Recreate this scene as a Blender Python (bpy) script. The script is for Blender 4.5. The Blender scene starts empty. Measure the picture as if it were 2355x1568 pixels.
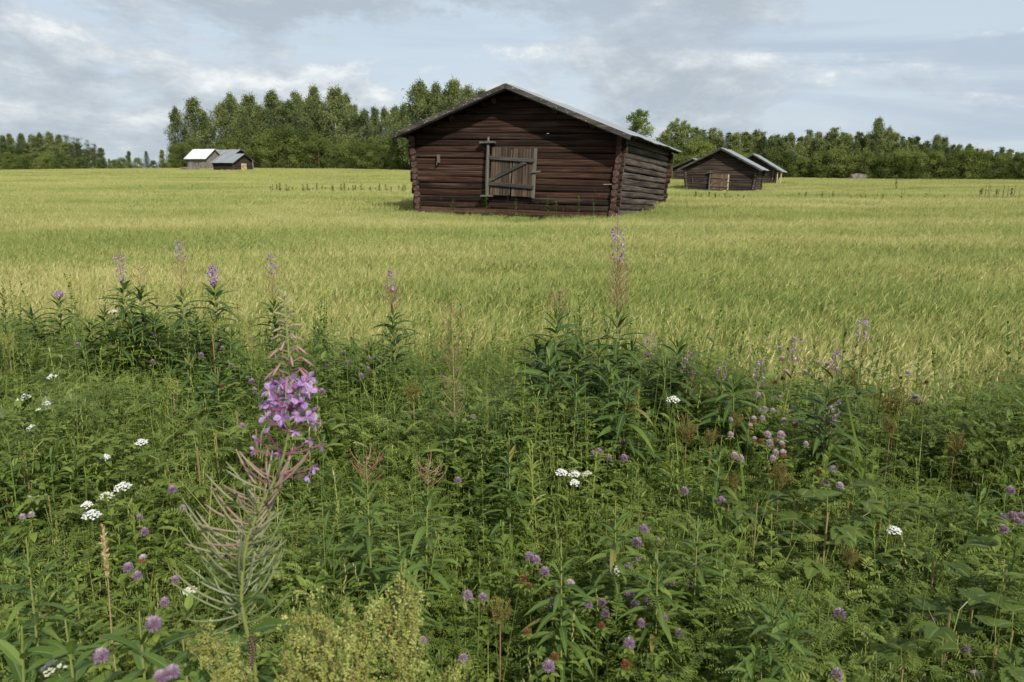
import bpy, math, random
import numpy as np
from mathutils import Vector, Matrix

sc = bpy.context.scene
R = math.radians
rng = np.random.default_rng(7)
random.seed(7)
COL = sc.collection

# ------------------------------------------------------------------ camera, sky, sun, exposure
EYE = 1.75
PITCH, ROLL, FOC = 12.18, 0.24, 796.0          # degrees, degrees, focal length in 1024-wide pixels
cam = bpy.data.cameras.new("camera")
cam.sensor_width = 36.0
cam.lens = FOC / 1024 * 36
cam.clip_start = 0.05
cam.clip_end = 9000
camo = bpy.data.objects.new("camera", cam)
COL.objects.link(camo)
CAM_M = Matrix.Translation((0, 0, EYE)) @ Matrix.Rotation(R(90 - PITCH), 4, 'X') @ Matrix.Rotation(R(ROLL), 4, 'Z')
camo.matrix_world = CAM_M
sc.camera = camo
cam.dof.use_dof = True
cam.dof.focus_distance = 4.2
cam.dof.aperture_fstop = 8.0

SUN_AZ, SUN_EL = 155.0, 38.0                     # clockwise from +Y (the view direction)
sdir = Vector((math.sin(R(SUN_AZ)) * math.cos(R(SUN_EL)), math.cos(R(SUN_AZ)) * math.cos(R(SUN_EL)), math.sin(R(SUN_EL))))
sun = bpy.data.lights.new("sun", 'SUN')
sun.energy = 3.6
sun.angle = R(0.6)
sun.color = (1.0, 0.95, 0.86)
suno = bpy.data.objects.new("sun", sun)
suno.rotation_euler = sdir.to_track_quat('Z', 'Y').to_euler()
COL.objects.link(suno)

sc.view_settings.view_transform = 'Standard'
sc.view_settings.look = 'None'
sc.view_settings.exposure = 0.38
sc.view_settings.gamma = 1.0
sc.cycles.max_bounces = 8
sc.cycles.diffuse_bounces = 3
sc.cycles.glossy_bounces = 2
sc.cycles.transmission_bounces = 5
sc.cycles.transparent_max_bounces = 6
sc.cycles.caustics_reflective = False
sc.cycles.caustics_refractive = False


class NT:
    """small helper to write node trees"""
    def __init__(self, tree):
        self.t = tree
        self.n = tree.nodes
        for n in list(self.n):
            self.n.remove(n)

    def a(self, typ, **kw):
        n = self.n.new(typ)
        for k, v in kw.items():
            if k.startswith('i_'):
                key = k[2:]
                key = int(key) if key.isdigit() else key.replace('_', ' ')
                self.set(n.inputs[key], v)
            else:
                setattr(n, k, v)
        return n

    def set(self, sock, v):
        if isinstance(v, bpy.types.NodeSocket):
            self.t.links.new(v, sock)
        elif isinstance(v, bpy.types.Node):
            self.t.links.new(v.outputs[0], sock)
        else:
            if hasattr(sock.default_value, '__len__') and len(sock.default_value) == 4 and len(v) == 3:
                v = (*v, 1)
            sock.default_value = v

    def math(self, op, a, b=None, c=None, clamp=False):
        n = self.n.new('ShaderNodeMath')
        n.operation = op
        n.use_clamp = clamp
        for i, v in enumerate((a, b, c)):
            if v is not None:
                self.set(n.inputs[i], v)
        return n.outputs[0]

    def mix(self, f, a, b, blend='MIX'):
        n = self.n.new('ShaderNodeMix')
        n.data_type = 'RGBA'
        n.blend_type = blend
        self.set(n.inputs[0], f)
        self.set(n.inputs[6], a)
        self.set(n.inputs[7], b)
        return n.outputs[2]

    def ramp(self, f, stops):
        n = self.n.new('ShaderNodeValToRGB')
        self.set(n.inputs[0], f)
        e = n.color_ramp.elements
        while len(e) < len(stops):
            e.new(0.5)
        for el, (p, c) in zip(e, stops):
            el.position = p
            if not hasattr(c, '__len__'):
                c = (c, c, c)
            el.color = (*c, 1)
        return n.outputs[0]

    def noise(self, vec, scale, detail=4, rough=0.55, dist=0.0):
        n = self.n.new('ShaderNodeTexNoise')
        if vec is not None:
            self.set(n.inputs['Vector'], vec)
        n.inputs['Scale'].default_value = scale
        n.inputs['Detail'].default_value = detail
        n.inputs['Roughness'].default_value = rough
        n.inputs['Distortion'].default_value = dist
        return n.outputs[0]

    def mapping(self, vec, scale=(1, 1, 1), loc=(0, 0, 0), rot=(0, 0, 0)):
        n = self.n.new('ShaderNodeMapping')
        self.set(n.inputs[0], vec)
        n.inputs['Scale'].default_value = scale
        n.inputs['Location'].default_value = loc
        n.inputs['Rotation'].default_value = rot
        return n.outputs[0]


# ---- world: Nishita sky under thin high cloud, cumulus on the left, streaks on the right
world = bpy.data.worlds.new("World")
sc.world = world
world.use_nodes = True
W = NT(world.node_tree)
sky = W.a('ShaderNodeTexSky', sky_type='NISHITA', sun_disc=False, sun_elevation=R(SUN_EL), sun_rotation=R(SUN_AZ),
          altitude=100, air_density=1.0, dust_density=1.2, ozone_density=1.0)
tc = W.a('ShaderNodeTexCoord')
sep = W.a('ShaderNodeSeparateXYZ', i_0=tc.outputs['Generated'])
X, Y, Z = sep.outputs
zc = W.math('ADD', W.math('MAXIMUM', Z, 0.0), 0.10)
px, py = W.math('DIVIDE', X, zc), W.math('DIVIDE', Y, zc)
comb = W.a('ShaderNodeCombineXYZ', i_0=px, i_1=py).outputs[0]
skyc = W.mix(1.0, sky.outputs[0], (0.085, 0.085, 0.085), 'MULTIPLY')
veil = W.mix(0.84, skyc, (0.490, 0.560, 0.632))
# cumulus: a direction-space field, denser to the left, bright tops over grey undersides
puff = W.a('ShaderNodeCombineXYZ', i_0=W.math('MULTIPLY', X, 2.6), i_1=W.math('MULTIPLY', Z, 5.6), i_2=W.math('MULTIPLY', Y, 1.0)).outputs[0]
cum = W.noise(W.mapping(puff, (1, 1, 1), (7.7, 0.4, 0)), 1.45, 12, 0.62, 0.15)
up_ = W.noise(W.mapping(puff, (1, 1, 1), (7.7, 0.52, 0)), 1.45, 12, 0.62, 0.15)
bias = W.math('MULTIPLY_ADD', X, -0.17, 0.035)
dens = W.math('SUBTRACT', W.math('ADD', cum, bias), 0.495)
cmask = W.math('MULTIPLY', dens, 14.0, clamp=True)
lit = W.math('SUBTRACT', cum, up_)
shade = W.math('ADD', W.math('MULTIPLY', lit, 5.0), W.math('MULTIPLY_ADD', dens, -1.6, 0.52), clamp=True)
ccol = W.ramp(shade, [(0.10, (0.345, 0.395, 0.445)), (0.40, (0.41, 0.46, 0.505)), (0.65, (0.52, 0.56, 0.59)), (0.95, (0.70, 0.73, 0.73))])
col = W.mix(W.math('MULTIPLY', cmask, 0.9), veil, ccol)
# thin flat streaks
st = W.noise(W.mapping(puff, (0.55, 2.4, 1), (0.3, 5.2, 0), (0, 0, 0.10)), 1.2, 7, 0.55, 0.6)
smask = W.math('MULTIPLY', W.math('SUBTRACT', st, 0.485), 8.0, clamp=True)
right = W.math('MULTIPLY_ADD', X, 1.0, 0.62, clamp=True)
col = W.mix(W.math('MULTIPLY', W.math('MULTIPLY', smask, right), 0.9), col, (0.375, 0.445, 0.53))
below = W.math('MULTIPLY', W.math('SUBTRACT', 0.0, Z), 30, clamp=True)
col = W.mix(below, col, (0.10, 0.11, 0.06))
bg = W.a('ShaderNodeBackground', i_Color=col, i_Strength=1.0)
wo = W.a('ShaderNodeOutputWorld')
W.t.links.new(bg.outputs[0], wo.inputs[0])


# ------------------------------------------------------------------ helpers
def ray(u, v):
    """direction of the point u, v of the 2354 x 1568 picture"""
    x, y = u * 1024 / 2354.0 - 512, 341 - v * 682 / 1568.0
    return (CAM_M.to_3x3() @ Vector((x / FOC, y / FOC, -1))).normalized()


def at(u, v, y):
    d = ray(u, v)
    return Vector((0, 0, EYE)) + d * (y / d.y)


def boundary(x):
    """where the weedy verge ends and the barley begins"""
    x = np.asarray(x, float)
    return 4.85 - 0.22 * x - 0.12 * np.clip(x, 0, 9) + 0.28 * np.sin(x * 2.1 + 1) + 0.12 * np.sin(x * 5.3)


def ground_z(x, y):
    x, y = np.asarray(x, float), np.asarray(y, float)
    z = 1.15 * np.exp(-((x + 52) / 60) ** 2 - ((y - 180) / 65) ** 2)
    z = z - 0.45 * np.exp(-((x - 16) / 14) ** 2 - ((y - 60) / 14) ** 2)
    z = z + 0.04 * np.sin(x * 0.21) * np.sin(y * 0.13)
    z = z + 0.05 * np.exp(-((y - 2.5) / 1.2) ** 2)
    return z


def canopy(y):
    return float(np.interp(y, [1.2, 2.0, 2.6, 3.3, 5.5], [0.42, 0.50, 0.60, 0.72, 0.74]))


def on_canopy(u, v, extra=0.03):
    """point of the verge's leaf surface seen at u, v"""
    d = ray(u, v)
    for k in range(400):
        y = 1.1 + k * 0.02
        p = Vector((0, 0, EYE)) + d * (y / d.y)
        if p.z <= canopy(y) + extra:
            return p
    return p


def nrm(a):
    return a / np.maximum(np.linalg.norm(a, axis=-1, keepdims=True), 1e-9)


class MB:
    def __init__(self):
        self.V, self.F, self.A, self.B, self.M, self.n = [], [], [], [], [], 0

    def add(self, V, F, hue=0.5, rib=0.0, mat=0):
        V = np.asarray(V, float).reshape(-1, 3)
        F = np.asarray(F, int)
        self.V.append(V)
        self.A.append(np.broadcast_to(np.asarray(hue, float), (len(V),)).copy())
        self.B.append(np.broadcast_to(np.asarray(rib, float), (len(V),)).copy())
        self.F.append(F + self.n)
        self.M.append(np.full(len(F), mat))
        self.n += len(V)

    def merge(self, o, M):
        """add another builder, transformed by the 4x4 M"""
        M = np.array(M)
        for V, F, A, B, m in zip(o.V, self._local(o), o.A, o.B, o.M):
            W_ = V @ M[:3, :3].T + M[:3, 3]
            self.V.append(W_)
            self.A.append(A)
            self.B.append(B)
            self.F.append(F + self.n)
            self.M.append(m)
            self.n += len(V)

    @staticmethod
    def _local(o):
        out, k = [], 0
        for V, F in zip(o.V, o.F):
            out.append(F - k)
            k += len(V)
        return out

    def mesh(self, name, mats, smooth=False):
        me = bpy.data.meshes.new(name)
        V = np.concatenate(self.V)
        tot = np.concatenate([np.full(len(f), f.shape[1]) for f in self.F])
        idx = np.concatenate([f.ravel() for f in self.F])
        mat = np.concatenate(self.M)
        me.vertices.add(len(V))
        me.vertices.foreach_set('co', V.ravel().astype('f4'))
        me.loops.add(len(idx))
        me.loops.foreach_set('vertex_index', idx.astype('i4'))
        me.polygons.add(len(tot))
        me.polygons.foreach_set('loop_start', np.concatenate([[0], np.cumsum(tot)[:-1]]).astype('i4'))
        me.polygons.foreach_set('material_index', mat.astype('i4'))
        me.polygons.foreach_set('use_smooth', np.full(len(tot), smooth))
        for nm, arr in (('hue', self.A), ('rib', self.B)):
            at_ = me.attributes.new(nm, 'FLOAT', 'POINT')
            at_.data.foreach_set('value', np.concatenate(arr).astype('f4'))
        for m in mats if isinstance(mats, (list, tuple)) else [mats]:
            me.materials.append(m)
        me.update()
        me.validate()
        return me

    def obj(self, name, mats, parent=None, smooth=False, link=True):
        o = bpy.data.objects.new(name, self.mesh(name, mats, smooth))
        if link:
            COL.objects.link(o)
        if parent is not None:
            o.parent = parent
        return o


def mesh_obj(name, me, parent=None):
    o = bpy.data.objects.new(name, me)
    COL.objects.link(o)
    if parent is not None:
        o.parent = parent
    return o


def tag(o, label=None, cat=None, group=None, kind=None):
    if label:
        o['label'] = label
    if cat:
        o['category'] = cat
    if group:
        o['group'] = group
    if kind:
        o['kind'] = kind
    return o


def empty(name, loc=(0, 0, 0), rz=0.0, scale=1.0):
    o = bpy.data.objects.new(name, None)
    COL.objects.link(o)
    o.empty_display_size = 0.1
    o.location = loc
    o.rotation_euler = (0, 0, rz)
    o.scale = (scale,) * 3
    return o


def copy_tree(o, parent=None):
    c = o.copy()
    COL.objects.link(c)
    c.parent = parent
    for ch in o.children:
        copy_tree(ch, c)
    return c


ORD = ['', 'first', 'second', 'third', 'fourth', 'fifth', 'sixth', 'seventh', 'eighth', 'ninth', 'tenth', 'eleventh',
       'twelfth', 'thirteenth', 'fourteenth', 'fifteenth', 'sixteenth', 'seventeenth', 'eighteenth', 'nineteenth', 'twentieth']


def place_words(i, n):
    """i-th from the left of n (from 0)"""
    if n == 1:
        return ''
    if i == 0:
        return 'leftmost'
    if i == n - 1:
        return 'rightmost'
    if i < (n + 1) // 2:
        return ORD[i + 1] + ' from left'
    return ORD[n - i] + ' from right'


PROF = {
    'lance': lambda t: np.sin(np.pi * t ** 0.72) ** 0.85,
    'ovate': lambda t: np.sin(np.pi * t ** 0.62) ** 0.7,
    'blade': lambda t: np.clip(1.0 - t, 0, 1) ** 0.55,
    'petal': lambda t: np.sin(np.pi * np.clip(t, 0, 0.985) ** 1.35) ** 0.6 * 1.0,
    'leaflet': lambda t: np.sin(np.pi * t) ** 0.6,
    'dock': lambda t: np.sin(np.pi * np.clip(t, 0, 1) ** 1.05) ** 0.42,
    'pod': lambda t: 0.35 + 0.65 * np.sin(np.pi * t),
}


def leaves(mb, P, D, L, Wd, droop=0.2, seg=4, fold=0.25, prof='lance', hue=0.5, mat=0, across=3, roll=0.0, serr=0.0):
    P = np.asarray(P, float).reshape(-1, 3)
    N = len(P)
    D = nrm(np.broadcast_to(np.asarray(D, float), (N, 3)))
    L, Wd, droop, hue, roll = (np.broadcast_to(np.asarray(a, float), (N,)) for a in (L, Wd, droop, hue, roll))
    up = np.array([0, 0, 1.0])
    S = np.cross(D, up)
    bad = np.linalg.norm(S, axis=1) < 0.05
    S[bad] = [1, 0, 0]
    S = nrm(S)
    Nn = nrm(np.cross(S, D))
    c, s = np.cos(roll)[:, None], np.sin(roll)[:, None]
    S, Nn = S * c + Nn * s, Nn * c - S * s
    t = np.linspace(0, 1, seg + 1)
    C = P[:, None] + D[:, None] * (L[:, None] * t)[..., None]
    C[..., 2] -= droop[:, None] * L[:, None] * t ** 2
    w = PROF[prof](t)
    if serr:
        w = w * (1 + serr * np.where(np.arange(seg + 1) % 2, 1, -1))
    w = w[None, :] * Wd[:, None] * 0.5
    off = S[:, None] * w[..., None]
    lift = Nn[:, None] * (fold * w)[..., None]
    if across == 3:
        V = np.stack([C - off + lift, C, C + off + lift], 2)
        ribv = np.broadcast_to(np.array([0, 1.0, 0]), (N, seg + 1, 3))
    else:
        V = np.stack([C - off, C + off], 2)
        ribv = np.zeros((N, seg + 1, 2))
    k = across
    base = (np.arange(N) * (seg + 1) * k)[:, None, None]
    i = (np.arange(seg) * k)[None, :, None]
    j = np.arange(k - 1)[None, None, :]
    a = (base + i + j)
    F = np.stack([a, a + 1, a + 1 + k, a + k], -1).reshape(-1, 4)
    mb.add(V.reshape(-1, 3), F, np.repeat(hue, (seg + 1) * k), ribv.reshape(-1), mat)


def tube(mb, pts, rad, sides=5, hue=0.5, mat=0, cap=True):
    pts = np.asarray(pts, float)
    M = len(pts)
    rad = np.broadcast_to(np.asarray(rad, float), (M,))
    T = nrm(np.gradient(pts, axis=0))
    ref = np.array([0, 0, 1.0]) if abs(T[:, 2]).mean() < 0.8 else np.array([1.0, 0, 0])
    U = nrm(np.cross(T, ref))
    Vv = np.cross(T, U)
    a = np.linspace(0, 2 * np.pi, sides, endpoint=False)
    ring = pts[:, None] + (U[:, None] * np.cos(a)[None, :, None] + Vv[:, None] * np.sin(a)[None, :, None]) * rad[:, None, None]
    i = (np.arange(M - 1) * sides)[:, None]
    j = np.arange(sides)[None, :]
    j2 = (j + 1) % sides
    F = np.stack([i + j, i + j2, i + sides + j2, i + sides + j], -1).reshape(-1, 4)
    mb.add(ring.reshape(-1, 3), F, hue, 0, mat)
    if np.ndim(hue):
        hue = 0.3
    if cap:
        mb.add(ring[-1], [list(range(sides))], hue, 0, mat)
        mb.add(ring[0], [list(range(sides))[::-1]], hue, 0, mat)


OV = np.array([[1, 0, 0], [0, 1, 0], [-1, 0, 0], [0, -1, 0], [0, 0, 1], [0, 0, -1]], float)
OF = np.array([[0, 1, 4], [1, 2, 4], [2, 3, 4], [3, 0, 4], [1, 0, 5], [2, 1, 5], [3, 2, 5], [0, 3, 5]])


def blobs(mb, C, A, ln, rd, hue=0.5, mat=0):
    """many little double pyramids, long axis A"""
    C = np.asarray(C, float).reshape(-1, 3)
    N = len(C)
    A = nrm(np.broadcast_to(np.asarray(A, float), (N, 3)))
    ln, rd, hue = (np.broadcast_to(np.asarray(a, float), (N,)) for a in (ln, rd, hue))
    h = np.where(np.abs(A[:, 2:3]) < 0.9, np.array([[0, 0, 1.0]]), np.array([[1.0, 0, 0]]))
    U = nrm(np.cross(A, h))
    V = np.cross(A, U)
    P = C[:, None] + (U[:, None] * OV[None, :, 0:1] + V[:, None] * OV[None, :, 1:2]) * rd[:, None, None] + A[:, None] * OV[None, :, 2:3] * ln[:, None, None] * 0.5
    F = (OF[None] + (np.arange(N) * 6)[:, None, None]).reshape(-1, 3)
    mb.add(P.reshape(-1, 3), F, np.repeat(hue, 6), 0, mat)


def box(mb, c, s, rot=None, hue=0.5, mat=0, bev=0.0):
    """box with slightly bevelled long edges, c centre, s full sizes, rot 3x3"""
    c, s = np.asarray(c, float), np.asarray(s, float) / 2
    b = min(bev, s.min() * 0.6)
    if b <= 0:
        V = np.array([[x, y, z] for z in (-1, 1) for y in (-1, 1) for x in (-1, 1)], float) * s
        F = [[0, 2, 3, 1], [4, 5, 7, 6], [0, 1, 5, 4], [2, 6, 7, 3], [0, 4, 6, 2], [1, 3, 7, 5]]
        if rot is not None:
            V = V @ np.asarray(rot).T
        mb.add(V + c, F, hue, 0, mat)
        return
    ax = int(np.argmax(s))
    o = [k for k in range(3) if k != ax]
    p, q = s[o[0]], s[o[1]]
    prof = [(p - b, -q), (p, -q + b), (p, q - b), (p - b, q), (-p + b, q), (-p, q - b), (-p, -q + b), (-p + b, -q)]
    V = []
    for e in (-1, 1):
        for (g, h) in prof:
            w = [0, 0, 0]
            w[ax], w[o[0]], w[o[1]] = e * s[ax], g, h
            V.append(w)
    V = np.array(V)
    if rot is not None:
        V = V @ np.asarray(rot).T
    V = V + c
    mb.add(V, [[i, (i + 1) % 8, 8 + (i + 1) % 8, 8 + i] for i in range(8)], hue, 0, mat)
    mb.add(V[:8], [list(range(8))[::-1]], hue, 0, mat)
    mb.add(V[8:], [list(range(8))], hue, 0, mat)


# ------------------------------------------------------------------ materials
def new_mat(name):
    m = bpy.data.materials.new(name)
    m.use_nodes = True
    return m, NT(m.node_tree)


def leaf_mat(name, stops, trans=0.35, rough=0.5, spec=0.3, ribcol=None, world_var=None, per_obj=0.0):
    """leafy surface: colour from the per-leaf 'hue', light rib, thin-leaf translucency"""
    m, t = new_mat(name)
    hue = t.a('ShaderNodeAttribute', attribute_name='hue').outputs['Fac']
    pos = t.a('ShaderNodeNewGeometry').outputs['Position']
    if world_var:
        nz = t.noise(t.mapping(pos, world_var[0], (0, 0, 0), (0, 0, world_var[2] if len(world_var) > 2 else 0)), 1.0, 4, 0.6)
        hue = t.math('ADD', hue, t.math('MULTIPLY', t.math('SUBTRACT', nz, 0.5), world_var[1]), clamp=True)
    if per_obj:
        oi = t.a('ShaderNodeObjectInfo').outputs['Random']
        hue = t.math('ADD', hue, t.math('MULTIPLY', t.math('SUBTRACT', oi, 0.5), per_obj), clamp=True)
    c = t.ramp(hue, stops)
    if ribcol:
        rb = t.a('ShaderNodeAttribute', attribute_name='rib').outputs['Fac']
        f = t.math('MULTIPLY', t.math('SUBTRACT', rb, 0.80), 4.5, clamp=True)
        c = t.mix(f, c, ribcol)
    p = t.a('ShaderNodeBsdfPrincipled', i_Base_Color=c, i_Roughness=rough)
    p.inputs['Specular IOR Level'].default_value = spec
    o = t.a('ShaderNodeOutputMaterial')
    if trans > 0:
        tr = t.a('ShaderNodeBsdfTranslucent', i_Color=t.mix(0.35, c, (0.45, 0.55, 0.08), 'MIX') if trans < 0.9 else c)
        tc2 = t.mix(0.7, c, t.mix(1.0, c, (1.75, 1.6, 0.55), 'MULTIPLY'))
        t.set(tr.inputs['Color'], tc2)
        ms = t.a('ShaderNodeMixShader', i_0=trans, i_1=p.outputs[0], i_2=tr.outputs[0])
        t.t.links.new(ms.outputs[0], o.inputs[0])
    else:
        t.t.links.new(p.outputs[0], o.inputs[0])
    return m


MAT = {}
MAT['fireweed_leaf'] = leaf_mat('fireweed_leaf', [(0, (0.042, 0.076, 0.014)), (0.5, (0.080, 0.132, 0.024)), (0.92, (0.145, 0.210, 0.040)), (1, (0.22, 0.19, 0.05))],
                                0.28, 0.5, 0.22, (0.16, 0.22, 0.10))
MAT['green_stem'] = leaf_mat('green_stem', [(0, (0.10, 0.16, 0.04)), (0.5, (0.22, 0.24, 0.07)), (1, (0.30, 0.16, 0.10))], 0.0, 0.5)
MAT['petal'] = leaf_mat('petal', [(0, (0.24, 0.12, 0.36)), (0.5, (0.41, 0.26, 0.56)), (1, (0.60, 0.46, 0.72))], 0.35, 0.6, 0.2, (0.30, 0.05, 0.30))
MAT['sepal'] = leaf_mat('sepal', [(0, (0.22, 0.05, 0.14)), (1, (0.40, 0.16, 0.26))], 0.15, 0.6, 0.2)
MAT['bud'] = leaf_mat('bud', [(0, (0.30, 0.14, 0.16)), (0.5, (0.38, 0.24, 0.20)), (1, (0.36, 0.36, 0.22))], 0.1, 0.55, 0.25)
MAT['pod'] = leaf_mat('pod', [(0, (0.22, 0.11, 0.11)), (0.35, (0.29, 0.19, 0.15)), (0.6, (0.25, 0.235, 0.14)), (1, (0.18, 0.22, 0.095))], 0.0, 0.5, 0.3)
MAT['red_pod'] = leaf_mat('red_pod', [(0, (0.20, 0.055, 0.07)), (0.6, (0.30, 0.12, 0.11)), (1, (0.28, 0.20, 0.10))], 0.0, 0.55, 0.25)
MAT['stamen'] = leaf_mat('stamen', [(0, (0.55, 0.50, 0.52)), (1, (0.75, 0.72, 0.70))], 0.2, 0.6)
MAT['clover_pink'] = leaf_mat('clover_pink', [(0, (0.20, 0.11, 0.18)), (0.5, (0.34, 0.225, 0.34)), (1, (0.56, 0.46, 0.56))], 0.25, 0.7, 0.15)
MAT['clover_pale'] = leaf_mat('clover_pale', [(0, (0.36, 0.22, 0.30)), (0.5, (0.52, 0.42, 0.50)), (1, (0.70, 0.64, 0.68))], 0.25, 0.7, 0.15)
MAT['clover_brown'] = leaf_mat('clover_brown', [(0, (0.10, 0.045, 0.015)), (0.6, (0.22, 0.10, 0.04)), (1, (0.32, 0.18, 0.10))], 0.1, 0.8, 0.1)
MAT['clover_leaf'] = leaf_mat('clover_leaf', [(0, (0.072, 0.112, 0.020)), (0.5, (0.152, 0.212, 0.040)), (1, (0.27, 0.33, 0.075))], 0.35, 0.5, 0.2)
MAT['vetch'] = leaf_mat('vetch', [(0, (0.072, 0.112, 0.024)), (0.5, (0.160, 0.218, 0.048)), (0.85, (0.27, 0.33, 0.08)), (1, (0.40, 0.40, 0.14))], 0.38, 0.5, 0.2,
                        world_var=((1.3, 1.3, 1.3), 1.1))
MAT['verge_grass'] = leaf_mat('verge_grass', [(0, (0.100, 0.150, 0.028)), (0.5, (0.21, 0.27, 0.060)), (0.85, (0.34, 0.38, 0.105)), (1, (0.50, 0.44, 0.22))], 0.35, 0.5, 0.2,
                              world_var=((1.0, 1.0, 1.0), 0.8))
MAT['bright_leaf'] = leaf_mat('bright_leaf', [(0, (0.085, 0.125, 0.022)), (0.5, (0.145, 0.195, 0.035)), (1, (0.23, 0.28, 0.06))], 0.35, 0.55, 0.2, (0.22, 0.30, 0.09))
MAT['bramble_leaf'] = leaf_mat('bramble_leaf', [(0, (0.058, 0.088, 0.020)), (0.6, (0.105, 0.148, 0.030)), (1, (0.19, 0.23, 0.055))], 0.3, 0.55, 0.15, (0.18, 0.26, 0.09))
MAT['big_leaf'] = leaf_mat('big_leaf', [(0, (0.13, 0.18, 0.05)), (1, (0.21, 0.26, 0.08))], 0.35, 0.45, 0.35, (0.36, 0.40, 0.20))
MAT['white_floret'] = leaf_mat('white_floret', [(0, (0.40, 0.42, 0.33)), (0.4, (0.66, 0.67, 0.62)), (1, (0.80, 0.80, 0.78))], 0.1, 0.7, 0.1)
MAT['cream_floret'] = leaf_mat('cream_floret', [(0, (0.38, 0.38, 0.24)), (0.5, (0.55, 0.55, 0.40)), (1, (0.68, 0.68, 0.56))], 0.1, 0.7, 0.1)
MAT['brown_seed'] = leaf_mat('brown_seed', [(0, (0.10, 0.055, 0.015)), (0.5, (0.19, 0.125, 0.035)), (1, (0.26, 0.22, 0.07))], 0.15, 0.7, 0.15)
MAT['green_seed'] = leaf_mat('green_seed', [(0, (0.24, 0.17, 0.06)), (0.25, (0.32, 0.30, 0.08)), (0.7, (0.38, 0.43, 0.11)), (1, (0.60, 0.58, 0.24))], 0.3, 0.6, 0.2)
MAT['straw'] = leaf_mat('straw', [(0, (0.30, 0.20, 0.09)), (1, (0.52, 0.40, 0.22))], 0.1, 0.6, 0.2)
BARLEY_VAR = ((0.09, 0.36, 1.0), 1.7, 0.12)
MAT['barley_ear'] = leaf_mat('barley_ear', [(0, (0.140, 0.225, 0.056)), (0.35, (0.275, 0.330, 0.092)), (0.65, (0.425, 0.430, 0.142)), (1, (0.60, 0.54, 0.27))], 0.2, 0.6, 0.15, world_var=BARLEY_VAR)
MAT['barley_leaf'] = leaf_mat('barley_leaf', [(0, (0.082, 0.150, 0.030)), (0.35, (0.185, 0.242, 0.058)), (0.65, (0.330, 0.345, 0.105)), (1, (0.54, 0.47, 0.24))], 0.35, 0.6, 0.15, world_var=BARLEY_VAR)
MAT['tall_grass'] = leaf_mat('tall_grass', [(0, (0.085, 0.14, 0.025)), (0.6, (0.16, 0.22, 0.045)), (1, (0.25, 0.29, 0.08))], 0.35, 0.55, 0.2)
MAT['birch_crown'] = leaf_mat('birch_crown', [(0, (0.070, 0.098, 0.036)), (0.5, (0.155, 0.192, 0.072)), (1, (0.290, 0.320, 0.130))], 0.38, 0.6, 0.2, per_obj=0.55)
MAT['bush_crown'] = leaf_mat('bush_crown', [(0, (0.055, 0.080, 0.022)), (0.5, (0.120, 0.155, 0.042)), (1, (0.235, 0.275, 0.080))], 0.38, 0.6, 0.2, per_obj=0.7)
MAT['aspen_crown'] = leaf_mat('aspen_crown', [(0, (0.085, 0.12, 0.035)), (0.5, (0.17, 0.215, 0.065)), (1, (0.30, 0.34, 0.12))], 0.4, 0.6, 0.2)
MAT['conifer_crown'] = leaf_mat('conifer_crown', [(0, (0.030, 0.050, 0.022)), (0.5, (0.060, 0.088, 0.034)), (1, (0.11, 0.14, 0.055))], 0.1, 0.6, 0.2)
MAT['dead_spike'] = leaf_mat('dead_spike', [(0, (0.22, 0.17, 0.12)), (1, (0.38, 0.30, 0.20))], 0.1, 0.8, 0.1)
MAT['caterpillar'] = leaf_mat('caterpillar', [(0, (0.035, 0.022, 0.015)), (0.5, (0.09, 0.055, 0.035)), (1, (0.45, 0.36, 0.26))], 0, 0.6, 0.2)


def bark_mat(name, c1, c2):
    m, t = new_mat(name)
    pos = t.a('ShaderNodeTexCoord').outputs['Object']
    n = t.noise(t.mapping(pos, (3, 3, 9)), 1.0, 5, 0.6)
    c = t.ramp(n, [(0.35, c1), (0.6, c2)])
    b = t.a('ShaderNodeBump', i_Strength=0.5, i_Distance=0.02, i_Height=n)
    p = t.a('ShaderNodeBsdfPrincipled', i_Base_Color=c, i_Roughness=0.85, i_Normal=b.outputs[0])
    o = t.a('ShaderNodeOutputMaterial')
    t.t.links.new(p.outputs[0], o.inputs[0])
    return m


MAT['birch_bark'] = bark_mat('birch_bark', (0.06, 0.055, 0.05), (0.55, 0.52, 0.48))
MAT['brown_bark'] = bark_mat('brown_bark', (0.05, 0.035, 0.025), (0.20, 0.13, 0.085))


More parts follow.
